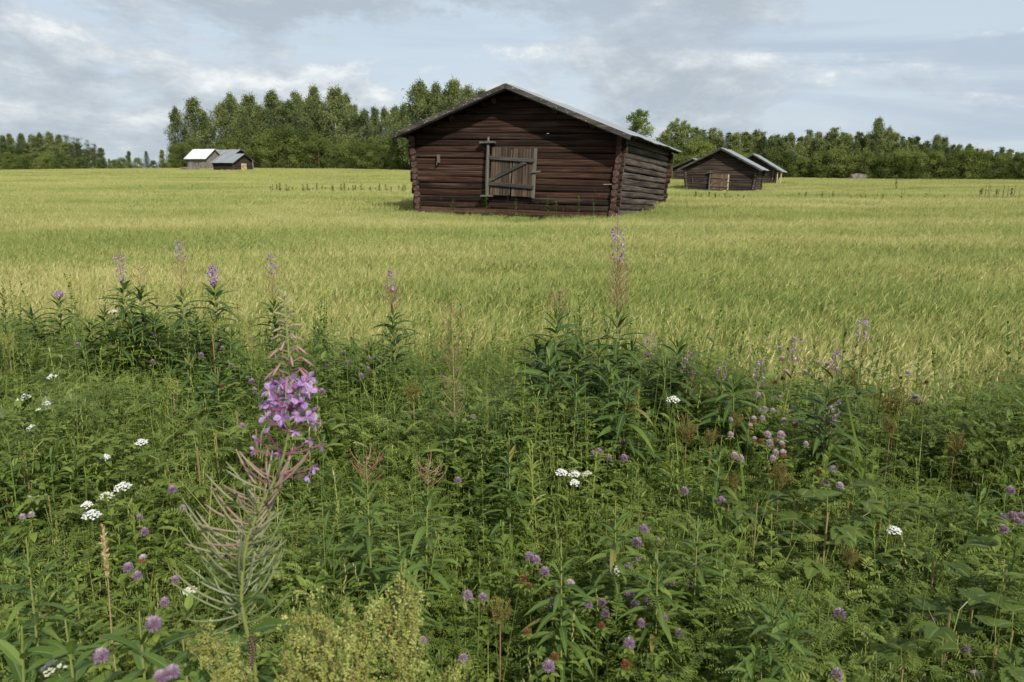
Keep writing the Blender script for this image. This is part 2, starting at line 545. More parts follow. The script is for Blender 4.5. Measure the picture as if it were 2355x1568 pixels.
def wood_mat(name, axis, stops, grey, greyamt, streak=None, scale=1.0, bump=0.6, rough=0.8):
    """weathered timber: long grain along an axis of the object, board-by-board tone from 'hue', cracks"""
    m, t = new_mat(name)
    pos = t.a('ShaderNodeTexCoord').outputs['Object']
    long, cross = 0.7 * scale, 22.0 * scale
    s = [cross, cross, cross]
    s[axis] = long
    hue = t.a('ShaderNodeAttribute', attribute_name='hue').outputs['Fac']
    off = t.a('ShaderNodeCombineXYZ', i_0=t.math('MULTIPLY', hue, 37.0), i_1=t.math('MULTIPLY', hue, 11.0), i_2=t.math('MULTIPLY', hue, 53.0)).outputs[0]
    va = t.a('ShaderNodeVectorMath', operation='ADD', i_0=t.mapping(pos, tuple(s)), i_1=off).outputs[0]
    grain = t.noise(va, 1.0, 7, 0.62, 0.6)
    s2 = [7.0 * scale] * 3
    s2[axis] = 0.45 * scale
    va2 = t.a('ShaderNodeVectorMath', operation='ADD', i_0=t.mapping(pos, tuple(s2)), i_1=off).outputs[0]
    broad = t.noise(va2, 1.0, 4, 0.6, 0.3)
    tone = t.math('ADD', t.math('MULTIPLY', grain, 0.75), t.math('ADD', t.math('MULTIPLY', t.math('SUBTRACT', hue, 0.5), 0.22), t.math('MULTIPLY', broad, 0.25)))
    c = t.ramp(tone, stops)
    gm = t.math('MULTIPLY', t.math('SUBTRACT', broad, 0.62 - greyamt * 0.4), 4.0, clamp=True)
    c = t.mix(t.math('MULTIPLY', gm, 0.75), c, t.mix(grain, (grey[0] * .45, grey[1] * .45, grey[2] * .45), (grey[0] * 1.5, grey[1] * 1.5, grey[2] * 1.5)))
    if streak:
        s3 = [16.0] * 3
        s3[axis] = 1.1
        st_ = t.noise(t.a('ShaderNodeVectorMath', operation='ADD', i_0=t.mapping(pos, tuple(s3), (5, 3, 1)), i_1=off).outputs[0], 1.0, 3, 0.5)
        c = t.mix(t.math('MULTIPLY', t.math('SUBTRACT', st_, streak[1]), 9.0, clamp=True), c, streak[0])
    # fine long cracks
    s4 = [45.0 * scale] * 3
    s4[axis] = 1.0 * scale
    cr = t.noise(t.a('ShaderNodeVectorMath', operation='ADD', i_0=t.mapping(pos, tuple(s4)), i_1=off).outputs[0], 1.0, 3, 0.5)
    crm = t.math('MULTIPLY', t.math('SUBTRACT', 0.37, cr), 12.0, clamp=True)
    c = t.mix(t.math('MULTIPLY', crm, 0.8), c, (0.012, 0.009, 0.007))
    hgt = t.math('SUBTRACT', grain, t.math('MULTIPLY', crm, 0.7))
    b = t.a('ShaderNodeBump', i_Strength=bump, i_Distance=0.012, i_Height=hgt)
    p = t.a('ShaderNodeBsdfPrincipled', i_Base_Color=c, i_Roughness=rough, i_Normal=b.outputs[0])
    p.inputs['Specular IOR Level'].default_value = 0.25
    o = t.a('ShaderNodeOutputMaterial')
    t.t.links.new(p.outputs[0], o.inputs[0])
    return m


RED = [(0.34, (0.009, 0.0055, 0.004)), (0.52, (0.037, 0.0160, 0.0088)), (0.70, (0.100, 0.050, 0.031))]
BRN = [(0.32, (0.014, 0.009, 0.007)), (0.55, (0.038, 0.025, 0.018)), (0.75, (0.095, 0.064, 0.045))]
GRY = [(0.34, (0.016, 0.012, 0.010)), (0.52, (0.062, 0.046, 0.036)), (0.70, (0.16, 0.125, 0.098))]
MAT['red_log'] = wood_mat('red_log', 0, RED, (0.120, 0.088, 0.068), 0.26, bump=1.0)
MAT['grey_log_y'] = wood_mat('grey_log_y', 1, GRY, (0.15, 0.118, 0.092), 0.40, bump=1.0)
MAT['log_end'] = wood_mat('log_end', 1, [(0.3, (0.030, 0.013, 0.010)), (0.55, (0.080, 0.036, 0.028)), (0.75, (0.15, 0.085, 0.068))], (0.16, 0.125, 0.10), 0.42, scale=2.0)
MAT['grey_end'] = wood_mat('grey_end', 0, GRY, (0.24, 0.20, 0.16), 0.5, scale=2.0)
MAT['brown_log'] = wood_mat('brown_log', 0, BRN, (0.13, 0.11, 0.09), 0.30, ((0.27, 0.13, 0.055), 0.70))
MAT['door_plank'] = wood_mat('door_plank', 2, [(0.34, (0.028, 0.019, 0.014)), (0.52, (0.078, 0.055, 0.040)), (0.72, (0.17, 0.125, 0.090))], (0.14, 0.115, 0.09), 0.25, ((0.42, 0.27, 0.12), 0.64), bump=0.4)
MAT['tan_plank'] = wood_mat('tan_plank', 2, [(0.32, (0.07, 0.046, 0.028)), (0.55, (0.14, 0.095, 0.060)), (0.75, (0.22, 0.16, 0.11))], (0.22, 0.18, 0.13), 0.25, bump=0.3)
MAT['pale_plank'] = wood_mat('pale_plank', 2, [(0.3, (0.40, 0.32, 0.18)), (0.6, (0.56, 0.47, 0.29)), (0.8, (0.66, 0.57, 0.38))], (0.5, 0.45, 0.33), 0.2, bump=0.2)
MAT['post_wood'] = wood_mat('post_wood', 2, [(0.32, (0.06, 0.055, 0.045)), (0.55, (0.13, 0.12, 0.098)), (0.75, (0.24, 0.22, 0.18))], (0.17, 0.16, 0.145), 0.4, bump=0.4)
MAT['rail_wood'] = wood_mat('rail_wood', 0, [(0.32, (0.022, 0.021, 0.019)), (0.55, (0.055, 0.050, 0.043)), (0.75, (0.12, 0.105, 0.085))], (0.13, 0.125, 0.11), 0.35, bump=0.5)
MAT['barge_wood'] = wood_mat('barge_wood', 0, [(0.32, (0.022, 0.021, 0.018)), (0.55, (0.060, 0.054, 0.045)), (0.75, (0.15, 0.13, 0.105))], (0.15, 0.135, 0.11), 0.35, bump=0.4)
MAT['plank_wall'] = wood_mat('plank_wall', 2, [(0.32, (0.09, 0.080, 0.070)), (0.55, (0.20, 0.175, 0.15)), (0.75, (0.34, 0.30, 0.26))], (0.30, 0.28, 0.26), 0.4, bump=0.3)
MAT['dark_wood'] = wood_mat('dark_wood', 1, BRN, (0.10, 0.09, 0.08), 0.3)


def roof_mat(name, col, metal, rough, rust=0.25):
    m, t = new_mat(name)
    pos = t.a('ShaderNodeTexCoord').outputs['Object']
    n = t.noise(t.mapping(pos, (0.5, 3.0, 0.5)), 1.0, 5, 0.6)
    n2 = t.noise(pos, 14.0, 3, 0.6)
    c = t.ramp(n, [(0.3, tuple(x * 0.72 for x in col)), (0.6, col)])
    sy_ = t.a('ShaderNodeSeparateXYZ', i_0=pos).outputs[1]
    sheet = t.a('ShaderNodeTexWhiteNoise', noise_dimensions='1D', i_W=t.math('FLOOR', t.math('MULTIPLY', sy_, 1.25))).outputs[0]
    c = t.mix(t.math('MULTIPLY', sheet, 0.35), c, tuple(x * 0.55 for x in col))
    c = t.mix(t.math('MULTIPLY', t.math('SUBTRACT', t.math('MULTIPLY', n, n2), 0.30), 5.0 * rust, clamp=True), c, (0.16, 0.10, 0.07))
    p = t.a('ShaderNodeBsdfPrincipled', i_Base_Color=c, i_Metallic=metal, i_Roughness=t.ramp(n2, [(0.3, rough * 0.8), (0.7, min(1, rough * 1.25))]))
    o = t.a('ShaderNodeOutputMaterial')
    t.t.links.new(p.outputs[0], o.inputs[0])
    return m


MAT['zinc_roof'] = roof_mat('zinc_roof', (0.46, 0.47, 0.48), 0.55, 0.45, 0.5)
MAT['blue_roof'] = roof_mat('blue_roof', (0.34, 0.37, 0.38), 0.35, 0.5, 0.35)
MAT['white_roof'] = roof_mat('white_roof', (0.80, 0.82, 0.83), 0.1, 0.5, 0.12)


def plain_mat(name, col, rough=0.7, bump=0.3, scale=12.0, metal=0.0):
    m, t = new_mat(name)
    pos = t.a('ShaderNodeTexCoord').outputs['Object']
    n = t.noise(pos, scale, 5, 0.6)
    c = t.ramp(n, [(0.3, tuple(x * 0.55 for x in col)), (0.65, tuple(min(1, x * 1.2) for x in col))])
    b = t.a('ShaderNodeBump', i_Strength=bump, i_Distance=0.02, i_Height=n)
    p = t.a('ShaderNodeBsdfPrincipled', i_Base_Color=c, i_Roughness=rough, i_Metallic=metal, i_Normal=b.outputs[0])
    o = t.a('ShaderNodeOutputMaterial')
    t.t.links.new(p.outputs[0], o.inputs[0])
    return m


MAT['stone'] = plain_mat('stone', (0.26, 0.25, 0.235), 0.9, 0.8, 6)
MAT['nail'] = plain_mat('nail', (0.75, 0.75, 0.72), 0.4, 0.0, 40)
MAT['soil_heap'] = plain_mat('soil_heap', (0.17, 0.15, 0.125), 0.95, 0.8, 2)
MAT['wood_end'] = plain_mat('wood_end', (0.28, 0.25, 0.21), 0.85, 0.4, 20)
MAT['iron'] = plain_mat('iron', (0.05, 0.045, 0.04), 0.6, 0.3, 20, 0.6)

# ground: soil and stubble under the plants, barley-coloured further out
m, t = new_mat('ground')
pos = t.a('ShaderNodeNewGeometry').outputs['Position']
n1 = t.noise(pos, 3.5, 6, 0.65)
n2 = t.noise(t.mapping(pos, *[(0.10, 0.42, 1.0)], rot=(0, 0, 0.12)), 1.0, 4, 0.6)
cs = t.ramp(n1, [(0.3, (0.018, 0.016, 0.009)), (0.55, (0.045, 0.042, 0.020)), (0.75, (0.085, 0.085, 0.034))])
cf = t.ramp(n2, [(0.3, (0.15, 0.18, 0.05)), (0.5, (0.26, 0.27, 0.09)), (0.7, (0.36, 0.34, 0.13))])
sp = t.a('ShaderNodeSeparateXYZ', i_0=pos)
far = t.math('DIVIDE', t.math('SUBTRACT', sp.outputs[1], 25.0), 60.0, clamp=True)
cc = t.mix(far, cs, cf)
bm_ = t.a('ShaderNodeBump', i_Strength=0.6, i_Distance=0.04, i_Height=n1)
p = t.a('ShaderNodeBsdfPrincipled', i_Base_Color=cc, i_Roughness=0.95, i_Normal=bm_.outputs[0])
o_ = t.a('ShaderNodeOutputMaterial')
t.t.links.new(p.outputs[0], o_.inputs[0])
MAT['ground'] = m

# ------------------------------------------------------------------ the ground, one sheet out to the horizon
rad = np.concatenate([np.linspace(0, 12, 40), np.geomspace(12.6, 5000, 110)])
ang = np.linspace(0, 2 * np.pi, 220, endpoint=False)
gx = rad[:, None] * np.sin(ang)[None]
gy = rad[:, None] * np.cos(ang)[None]
gz = ground_z(gx, gy)
i = (np.arange(len(rad) - 1) * len(ang))[:, None]
j = np.arange(len(ang))[None]
j2 = (j + 1) % len(ang)
F = np.stack([i + j, i + len(ang) + j, i + len(ang) + j2, i + j2], -1).reshape(-1, 4)
mb = MB()
mb.add(np.stack([gx, gy, gz], -1).reshape(-1, 3), F)
tag(mb.obj('ground', MAT['ground'], smooth=True), 'flat field ground under the barley and weeds', kind='structure')


# ------------------------------------------------------------------ scattered ground cover (stuff)
def scatter(name, variants, pts, rot, scl, idx, label):
    """one stuff object: a point cloud that carries instances of the tile variants"""
    src = bpy.data.collections.new(name + '_tiles')
    for k, o in enumerate(variants):
        src.objects.link(o)
    me = bpy.data.meshes.new(name)
    me.vertices.add(len(pts))
    me.vertices.foreach_set('co', np.asarray(pts, 'f4').ravel())
    for nm, typ, arr in (('rot', 'FLOAT', rot), ('scl', 'FLOAT', scl), ('idx', 'INT', idx)):
        at_ = me.attributes.new(nm, typ, 'POINT')
        at_.data.foreach_set('value', np.asarray(arr, 'i4' if typ == 'INT' else 'f4'))
    o = bpy.data.objects.new(name, me)
    COL.objects.link(o)
    g = bpy.data.node_groups.new(name + '_scatter', 'GeometryNodeTree')
    g.interface.new_socket('Geometry', in_out='INPUT', socket_type='NodeSocketGeometry')
    g.interface.new_socket('Geometry', in_out='OUTPUT', socket_type='NodeSocketGeometry')
    n = g.nodes
    gi, go = n.new('NodeGroupInput'), n.new('NodeGroupOutput')
    m2p = n.new('GeometryNodeMeshToPoints')
    ci = n.new('GeometryNodeCollectionInfo')
    ci.inputs['Collection'].default_value = src
    ci.inputs['Separate Children'].default_value = True
    ci.inputs['Reset Children'].default_value = True
    iop = n.new('GeometryNodeInstanceOnPoints')
    iop.inputs['Pick Instance'].default_value = True

    def named(nm, typ):
        a = n.new('GeometryNodeInputNamedAttribute')
        a.data_type = typ
        a.inputs[0].default_value = nm
        return a.outputs[0]
    cx = n.new('ShaderNodeCombineXYZ')
    L = g.links
    L.new(gi.outputs[0], m2p.inputs[0])
    L.new(m2p.outputs[0], iop.inputs['Points'])
    L.new(ci.outputs[0], iop.inputs['Instance'])
    L.new(named('idx', 'INT'), iop.inputs['Instance Index'])
    L.new(named('rot', 'FLOAT'), cx.inputs[2])
    L.new(cx.outputs[0], iop.inputs['Rotation'])
    L.new(named('scl', 'FLOAT'), iop.inputs['Scale'])
    L.new(iop.outputs[0], go.inputs[0])
    md = o.modifiers.new('scatter', 'NODES')
    md.node_group = g
    return tag(o, label, kind='stuff')


WIND = np.array([0.55, 0.1, 0.0])


def rdir(n, elmin, elmax, r=rng):
    az = r.uniform(0, 2 * np.pi, n)
    el = np.radians(r.uniform(elmin, elmax, n))
    return np.stack([np.cos(az) * np.cos(el), np.sin(az) * np.cos(el), np.sin(el)], 1)


def barley_tile(size, n, lod, k):
    r = np.random.default_rng(100 + k + lod * 10)
    mb = MB()
    P = np.zeros((n, 3))
    P[:, :2] = r.uniform(-size / 2, size / 2, (n, 2))
    wf = (0.85, 1.7, 5.0)[lod]
    H = r.normal(0.53, 0.05, n)
    lean = rdir(n, 76, 90, r) + np.array([0.07, 0, 0])
    hue = np.clip(r.normal(0.5, 0.2, n), 0.02, 1)
    leaves(mb, P, lean, H, 0.0042 * wf, 0.0, 2, 0, 'blade', np.clip(hue + 0.12, 0, 1), 1, 2, r.uniform(0, 3, n))
    tip = P + nrm(lean) * H[:, None] * 0.96
    # leaves
    nl = 1
    for q in range(nl):
        f = r.uniform(0.45, 0.9, n)[:, None]
        leaves(mb, P + nrm(lean) * H[:, None] * f, rdir(n, 40, 82, r) + np.array([0.15, 0, 0.1]), r.uniform(0.10, 0.20, n), 0.0065 * wf * 0.9, r.uniform(0.1, 0.6, n),
               3 if lod == 0 else 2, 0, 'blade', np.clip(hue + r.normal(-0.1, 0.15, n), 0, 1), 1, 2, r.uniform(-.5, .5, n))
    # ears with awns, nodding with the wind
    ed = nrm(rdir(n, 25, 88, r) + np.array([0.30, 0, 0.2]))
    EL = r.uniform(0.06, 0.085, n)
    blobs(mb, tip + ed * EL[:, None] * 0.5, ed, EL, 0.0048 * (1, 1.5, 2.6)[lod], hue, 0)
    na = (5, 3, 2)[lod]
    for q in range(na):
        ad = nrm(ed + r.normal(0, 0.16, (n, 3)))
        leaves(mb, tip + ed * EL[:, None] * 0.3, ad, r.uniform(0.09, 0.15, n), 0.0012 * (1, 3, 8)[lod], 0.05, 1, 0, 'blade', np.clip(hue + 0.15, 0, 1), 0, 2, r.uniform(0, 3, n))
    return mb.obj('barley_tile_%d_%d' % (lod, k), [MAT['barley_ear'], MAT['barley_leaf']], link=False)


BARN_SPOTS = []          # (x, y, rotation, half width, depth) kept free of barley


def outside_barns(x, y):
    ok = np.ones(len(x), bool)
    for bx, by, rz, hw, dep in BARN_SPOTS:
        dx, dy = x - bx, y - by
        lx = dx * math.cos(rz) + dy * math.sin(rz)
        ly = -dx * math.sin(rz) + dy * math.cos(rz)
        ok &= ~((np.abs(lx) < hw) & (ly > -0.55) & (ly < dep))
    return ok


def in_view(x, y, margin=1.25):
    return np.abs(x) < y * 0.645 * margin + 1.2


def field_end(x):
    """far edge of the barley"""
    return np.interp(x, [-230, -150, -95, -60, 0, 40, 75, 110, 160], [250, 228, 222, 192, 190, 155, 135, 128, 150])


# ------------------------------------------------------------------ log barns
def log_piece(mb, A, B, h, th, hue, r, nseg=10, mat=0, endmat=1, rough=1.0):
    A, B = np.asarray(A, float), np.asarray(B, float)
    T = nrm(B - A)
    S = nrm(np.cross(T, [0, 0, 1.0]))
    U = np.cross(S, T)
    k = 10
    a = np.linspace(0, 2 * np.pi, k, endpoint=False) + np.pi / k
    cy = np.sign(np.cos(a)) * np.abs(np.cos(a)) ** 0.62 * th / 2
    cz = np.sign(np.sin(a)) * np.abs(np.sin(a)) ** 0.62 * h / 2
    t = np.linspace(0, 1, nseg + 1)
    cen = A + (B - A) * t[:, None]
    ph = r.uniform(0, 6, 4)
    wob = (np.sin(t * 5 + ph[0]) * 0.010 + np.sin(t * 11 + ph[1]) * 0.006) * rough
    wob2 = (np.sin(t * 4 + ph[2]) * 0.010 + np.sin(t * 13 + ph[3]) * 0.004) * rough
    sc_ = 1 + r.normal(0, 0.022 * rough, (nseg + 1, k))
    V = cen[:, None] + S * ((cy[None] * sc_)[..., None] + wob2[:, None, None]) + U * ((cz[None] * sc_)[..., None] + wob[:, None, None])
    i = (np.arange(nseg) * k)[:, None]
    j = np.arange(k)[None]
    j2 = (j + 1) % k
    F = np.stack([i + j, i + j2, i + k + j2, i + k + j], -1).reshape(-1, 4)
    mb.add(V.reshape(-1, 3), F, hue, 0, mat)
    mb.add(V[0], [list(range(k))[::-1]], hue, 0, endmat)
    mb.add(V[-1], [list(range(k))], hue, 0, endmat)


def log_barn(name, label, loc, rz, tilt=(0, 0), hw0=2.95, hwt=3.25, L=5.4, z0=0.48, pitch=0.20, nlog=11, zr=4.23, ze=2.67, EX=3.73,
             OF=0.70, OB=0.5, exr=None, seed=1, wood='red_log', side='grey_log_y', end='log_end', roof='zinc_roof', wave=0.076, group='log barns in the field', nseg=12,
             purlins=((0.0, 0.30), (-1.45, 0.17), (1.45, 0.17)), back=True, sag=0.0):
    r = np.random.default_rng(seed)
    root = empty(name, loc, rz)
    root.rotation_euler = (R(tilt[0]), R(tilt[1]), rz)
    tag(root, label, 'barn', group)
    exr = exr or EX
    slope = (zr - ze) / EX
    th = 0.15
    H = nlog * pitch
    ff = 0.10
    hw = lambda z: hw0 + (hwt - hw0) * (z - z0) / H
    yf = lambda z: ff * (1 - min(1, (z - z0) / H))
    e = 0.17
    fr = MB()
    for k in range(nlog):
        z = z0 + (k + .5) * pitch
        log_piece(fr, (-hw(z) - e - r.uniform(-.02, .03), yf(z), z), (hw(z) + e + r.uniform(-.02, .03), yf(z), z), pitch * r.uniform(1.03, 1.09), th, r.uniform(.1, .9), r, nseg, 0, 1)
    z = z0 + H + pitch * 0.5
    while z < zr - 0.15:
        g = (zr - 0.10 - z) / slope
        log_piece(fr, (-g, 0, z), (g, 0, z), pitch * r.uniform(1.02, 1.07), th, r.uniform(.1, .9), r, nseg, 0, 0)
        z += pitch
    fr.obj('front_wall', [MAT[wood], MAT[end]], root, smooth=False)
    if back:
        bk = MB()
        for k in range(nlog):
            z = z0 + (k + .5) * pitch
            log_piece(bk, (-hw(z) - e, L - yf(z), z), (hw(z) + e + r.uniform(-.05, .1), L - yf(z), z), pitch * r.uniform(1.03, 1.09), th, r.uniform(.1, .9), r, nseg, 0, 1)
        z = z0 + H + pitch * 0.5
        while z < zr - 0.15:
            g = (zr - 0.10 - z) / slope
            log_piece(bk, (-g, L, z), (g, L, z), pitch * 1.06, th, r.uniform(.1, .9), r, 4, 0, 0)
            z += pitch
        bk.obj('back_wall', [MAT[wood], MAT['grey_end']], root)
    for s in (-1, 1):
        sd = MB()
        for k in range(nlog + 1):
            z = z0 + k * pitch
            if k == 0:
                z += 0.03
            log_piece(sd, (s * hw(z), yf(z) - e - r.uniform(-.02, .03), z), (s * hw(z), L - yf(z) + e + r.uniform(-.02, .12), z - sag * (1 - k / nlog)), pitch * r.uniform(0.86, 0.98) * (1 + sag * .28), th, r.uniform(.1, .9), r, nseg, 0, 1)
        sd.obj('side_wall', [MAT[side], MAT[end]], root)
    # purlins that poke out under the eaves
    for x, dz in purlins:
        pm = MB()
        zz = zr - abs(x) * slope - dz
        tube(pm, [(x, -0.22, zz), (x, L + 0.3, zz)], 0.085, 8, 0.4, 0)
        pm.obj('purlin', MAT[end], root)
    # roof: corrugated sheets on a board deck, bargeboards and rafter tails
    nw = max(8, int((L + OF + OB) / wave * (6 if wave < 0.2 else 4)))
    ys = np.linspace(-OF, L + OB, nw)
    wv = 0.010 * np.sin(ys / wave * 2 * np.pi) * (1 if wave < 0.2 else 1.8)
    rf = MB()
    for s, ex in ((-1, EX), (1, exr)):
        ld = math.hypot(ex, ex * slope)
        nv = np.array([s * slope, 0, 1.0]) / math.hypot(1, slope)
        xs = np.array([0, 0.33, 0.66, 1.0]) * (ex + 0.04)
        P = np.stack([np.stack([np.full(nw, s * x), ys, np.full(nw, zr + 0.02 - x * slope)], -1) for x in xs]) + nv * (wv + np.sin(ys * 1.3 + s) * .014 + np.sin(ys * 3.7) * .005)[None, :, None]
        P2 = P - nv * 0.004
        i_ = (np.arange(3) * nw)[:, None]
        j_ = np.arange(nw - 1)[None]
        Fq = np.stack([i_ + j_, i_ + nw + j_, i_ + nw + j_ + 1, i_ + j_ + 1], -1).reshape(-1, 4)
        rf.add(P.reshape(-1, 3), Fq if s > 0 else Fq[:, ::-1])
        rf.add(P2.reshape(-1, 3), Fq[:, ::-1] if s > 0 else Fq)
    rfo = rf.obj('roof', MAT[roof], root)
    dk = MB()
    for s, ex in ((-1, EX), (1, exr)):
        a_ = math.atan(slope)
        rot = np.array([[math.cos(a_), 0, s * math.sin(a_)], [0, 1, 0], [-s * math.sin(a_), 0, math.cos(a_)]])
        ld = ex / math.cos(a_)
        nb = 9 if nseg > 8 else 4
        for q in range(nb):
            w = (ld - 0.02) / nb
            mid = (q + .5) * w
            c = np.array([s * mid * math.cos(a_), (L + OB - OF) / 2 + r.uniform(-.01, .01), zr - 0.028 - mid * math.sin(a_)])
            box(dk, c, (w - 0.012, L + OB + OF - 0.06, 0.025), rot, r.uniform(.1, .9))
        nr = int((L + OF + OB) / 0.75)
        for q in range(nr + 1):
            y = -OF + 0.16 + q * (L + OF + OB - 0.32) / nr
            c = np.array([s * (ld - 0.62) * math.cos(a_), y, zr - 0.085 - (ld - 0.62) * math.sin(a_)])
            box(dk, c, (1.1, 0.06, 0.085), rot, r.uniform(.1, .9))
        bb = MB()
        c = np.array([s * ld / 2 * math.cos(a_), -OF - 0.018, zr - 0.060 - ld / 2 * math.sin(a_)])
        box(bb, c, (ld + 0.02, 0.034, 0.130), rot, r.uniform(.3, .7), 0, 0.006)
        box(bb, c + np.array([0, 0.045, -0.05]), (ld - 0.06, 0.05, 0.09), rot, r.uniform(.3, .7), 0, 0.006)
        if nseg > 8:
            qn = r.uniform(-0.49, 0.49, 46 if s < 0 else 16) * ld
            for q in qn:
                qq = c + rot @ np.array([q, -0.019, r.uniform(-.05, .06)])
                blobs(bb, [qq], [0, 1, 0], 0.012, r.uniform(0.006, 0.012), 0.5, 1)
        bb.obj('bargeboard', [MAT['barge_wood'], MAT['nail']], rfo)
    dk.obj('roof_deck', MAT['dark_wood'], rfo)
    # corner stones
    for s in (-1, 1):
        for y in (0.15, L - 0.15):
            sm = MB()
            n_ = 14
            d_ = nrm(r.normal(size=(60, 3)))
            hz = max(0.1, z0 + 0.25)
            bmv = d_ * np.array([0.30, 0.26, hz / 2 + 0.06]) * (1 + r.normal(0, 0.05, (60, 1))) + np.array([s * (hw0 - 0.05), y, hz / 2 - 0.22])
            import bmesh
            bm = bmesh.new()
            for v_ in bmv:
                bm.verts.new(v_)
            bmesh.ops.convex_hull(bm, input=bm.verts)
            me = bpy.data.meshes.new('foundation_stone')
            bm.to_mesh(me)
            bm.free()
            me.materials.append(MAT['stone'])
            mesh_obj('foundation_stone', me, root)
    return root


def yrot(rot_deg):
    a = R(rot_deg)
    return np.array([[math.cos(a), 0, math.sin(a)], [0, 1, 0], [-math.sin(a), 0, math.cos(a)]])


def barn_door(root, x0, x1, zb, zt, skew=2.0, plank='door_plank', post='post_wood', rail='rail_wood', edge='post_wood', seed=3, y=-0.13, brace_up=True, broken=True, npl=8, brackets=True):
    """board door on a pivot post; x0..x1, zb..zt in the front wall's plane; the right side hangs lower"""
    r = np.random.default_rng(seed)
    W_, H_ = x1 - x0, zt - zb
    sk = math.tan(R(skew))
    rot = yrot(skew)
    dm = MB()
    ws = r.uniform(0.8, 1.25, npl)
    ws = ws / ws.sum() * (W_ - 0.10)
    x = x0 + 0.04
    for k, w in enumerate(ws):
        top = zt - r.uniform(0, 0.035)
        bot = zb + r.uniform(0, 0.02)
        cx = x + w / 2
        if broken and k == 3:                      # the split board with a dark gap beside it
            cz = (top + bot) / 2 - (cx - x0) * sk
            box(dm, (cx - w * 0.24, y, cz), (w * 0.42, 0.028, top - bot), rot, r.uniform(.1, .9), 0, 0.004)
            box(dm, (cx + w * 0.16, y, cz - 0.03), (w * 0.30, 0.028, top - bot - 0.08), rot @ yrot(1.0), r.uniform(.1, .9), 0, 0.004)
        else:
            box(dm, (cx, y + r.uniform(-.004, .004), (top + bot) / 2 - (cx - x0) * sk), (w - 0.008, 0.028, top - bot), rot, r.uniform(.1, .9), 0, 0.004)
        x += w
    door = dm.obj('door', MAT[plank], root)
    em = MB()
    box(em, (x1 - 0.02, y - 0.012, (zt + zb) / 2 - W_ * sk), (0.105, 0.045, H_), rot, .5, 0, 0.006)
    em.obj('edge_board', MAT[edge], door)
    for f, tk in ((0.755, 0.105), (0.225, 0.11)):
        rm = MB()
        box(rm, ((x0 + x1) / 2 - 0.03, y - 0.05, zb + H_ * f - W_ / 2 * sk), (W_ + 0.02, 0.06, tk), yrot(skew + 1.2), r.uniform(.2, .8), 0, 0.014)
        rm.obj('rail', MAT[rail], door)
    bm_ = MB()
    a = np.array([x0 + 0.02, zb + H_ * 0.30])
    b = np.array([x1 - 0.26, zb + H_ * 0.71 - W_ * 0.8 * sk])
    if not brace_up:
        a, b = np.array([x0 + 0.04, zb + H_ * 0.70]), np.array([x1 - 0.12, zb + H_ * 0.28])
    d = b - a
    box(bm_, ((a[0] + b[0]) / 2, y - 0.045, (a[1] + b[1]) / 2), (np.hypot(*d), 0.045, 0.10), yrot(-math.degrees(math.atan2(d[1], d[0]))), .45, 0, 0.012)
    bm_.obj('brace', MAT[rail], door)
    pm = MB()
    tube(pm, [(x0 - 0.045, y - 0.05, zb - 0.02), (x0 - 0.05, y - 0.052, (zb + zt) / 2), (x0 - 0.03, y - 0.05, zt + (0.26 if brackets else 0.08))], [0.058, 0.055, 0.036], 8, .5)
    pm.obj('pivot_post', MAT[post], door)
    if brackets:
        for z_, w_, nm in ((zt + 0.10, 0.46, 'pivot_bracket'), (zb - 0.03, 0.34, 'pivot_bracket')):
            q = MB()
            box(q, (x0 - 0.05, y - 0.06, z_), (w_, 0.17, 0.055), yrot(-2), .4, 0, 0.01)
            q.obj(nm, MAT['post_wood'], root)
        lm = MB()
        box(lm, (x1 + 0.055, y - 0.06, zb + H_ * 0.49), (0.25, 0.05, 0.05), yrot(-7), .6, 0, 0.012)
        lm.obj('latch', MAT['post_wood'], door)
    return door


MAIN = (-0.052, 23.61, 0.0)
barn = log_barn('log_barn', 'large dark red log barn nearest the camera, with plank door and tin roof', MAIN, R(-19.6), (-1.44, 0.63),
                hw0=3.0, hwt=3.17, L=8.3, z0=0.42, pitch=0.180, nlog=12, zr=4.05, ze=2.67, EX=3.57, OB=0.55, purlins=((-0.53, 0.19), (-1.85, 0.16), (1.3, 0.18), (2.4, 0.16)), sag=0.28)
barn_door(barn, -0.65, 0.745, 1.0, 2.39)
q = MB()
box(q, (-2.29, -0.12, 2.02), (0.07, 0.10, 0.24), None, .5, 0, 0.01)
box(q, (-2.33, -0.12, 1.90), (0.03, 0.05, 0.12), yrot(10), .5)
q.obj('peg', MAT['post_wood'], barn)
q = MB()
tube(q, [(2.75, -0.10, 1.375), (2.98, -0.09, 1.38)], 0.008, 5, .5)
q.obj('wooden_sliver', MAT['pale_plank'], barn)
BARN_SPOTS.append((MAIN[0], MAIN[1], R(-19.6), 3.12, 8.5))

B2 = (16.3, 63.95, -0.42)
barn2 = log_barn('log_barn', 'weathered brown log barn with pale plank door, right of the big red barn', B2, R(-22.4), (-.5, 0.53), hw0=2.50, hwt=2.72, L=4.6, z0=0.28, pitch=0.185,
                 nlog=10, zr=3.85, ze=2.21, EX=3.22, OF=0.6, OB=0.4, seed=5, wood='brown_log', end='grey_end', wave=0.30, nseg=8, roof='blue_roof', purlins=((0.0, .30),))
barn_door(barn2, -0.72, 0.68, 0.66, 1.86, 0.6, plank='tan_plank', rail='tan_plank', edge='pale_plank', seed=8, broken=False, npl=7, brackets=True)
q = MB()
box(q, (0.42, -0.20, 0.56), (0.22, 0.12, 0.14), None, .5)
q.obj('door_step', MAT['pale_plank'], barn2)
q = MB()
box(q, (-2.12, -0.11, 1.35), (0.05, 0.05, 0.40), None, .5)
q.obj('peg', MAT['post_wood'], barn2)
BARN_SPOTS.append((B2[0], B2[1], R(-22.4), 2.7, 5.0))

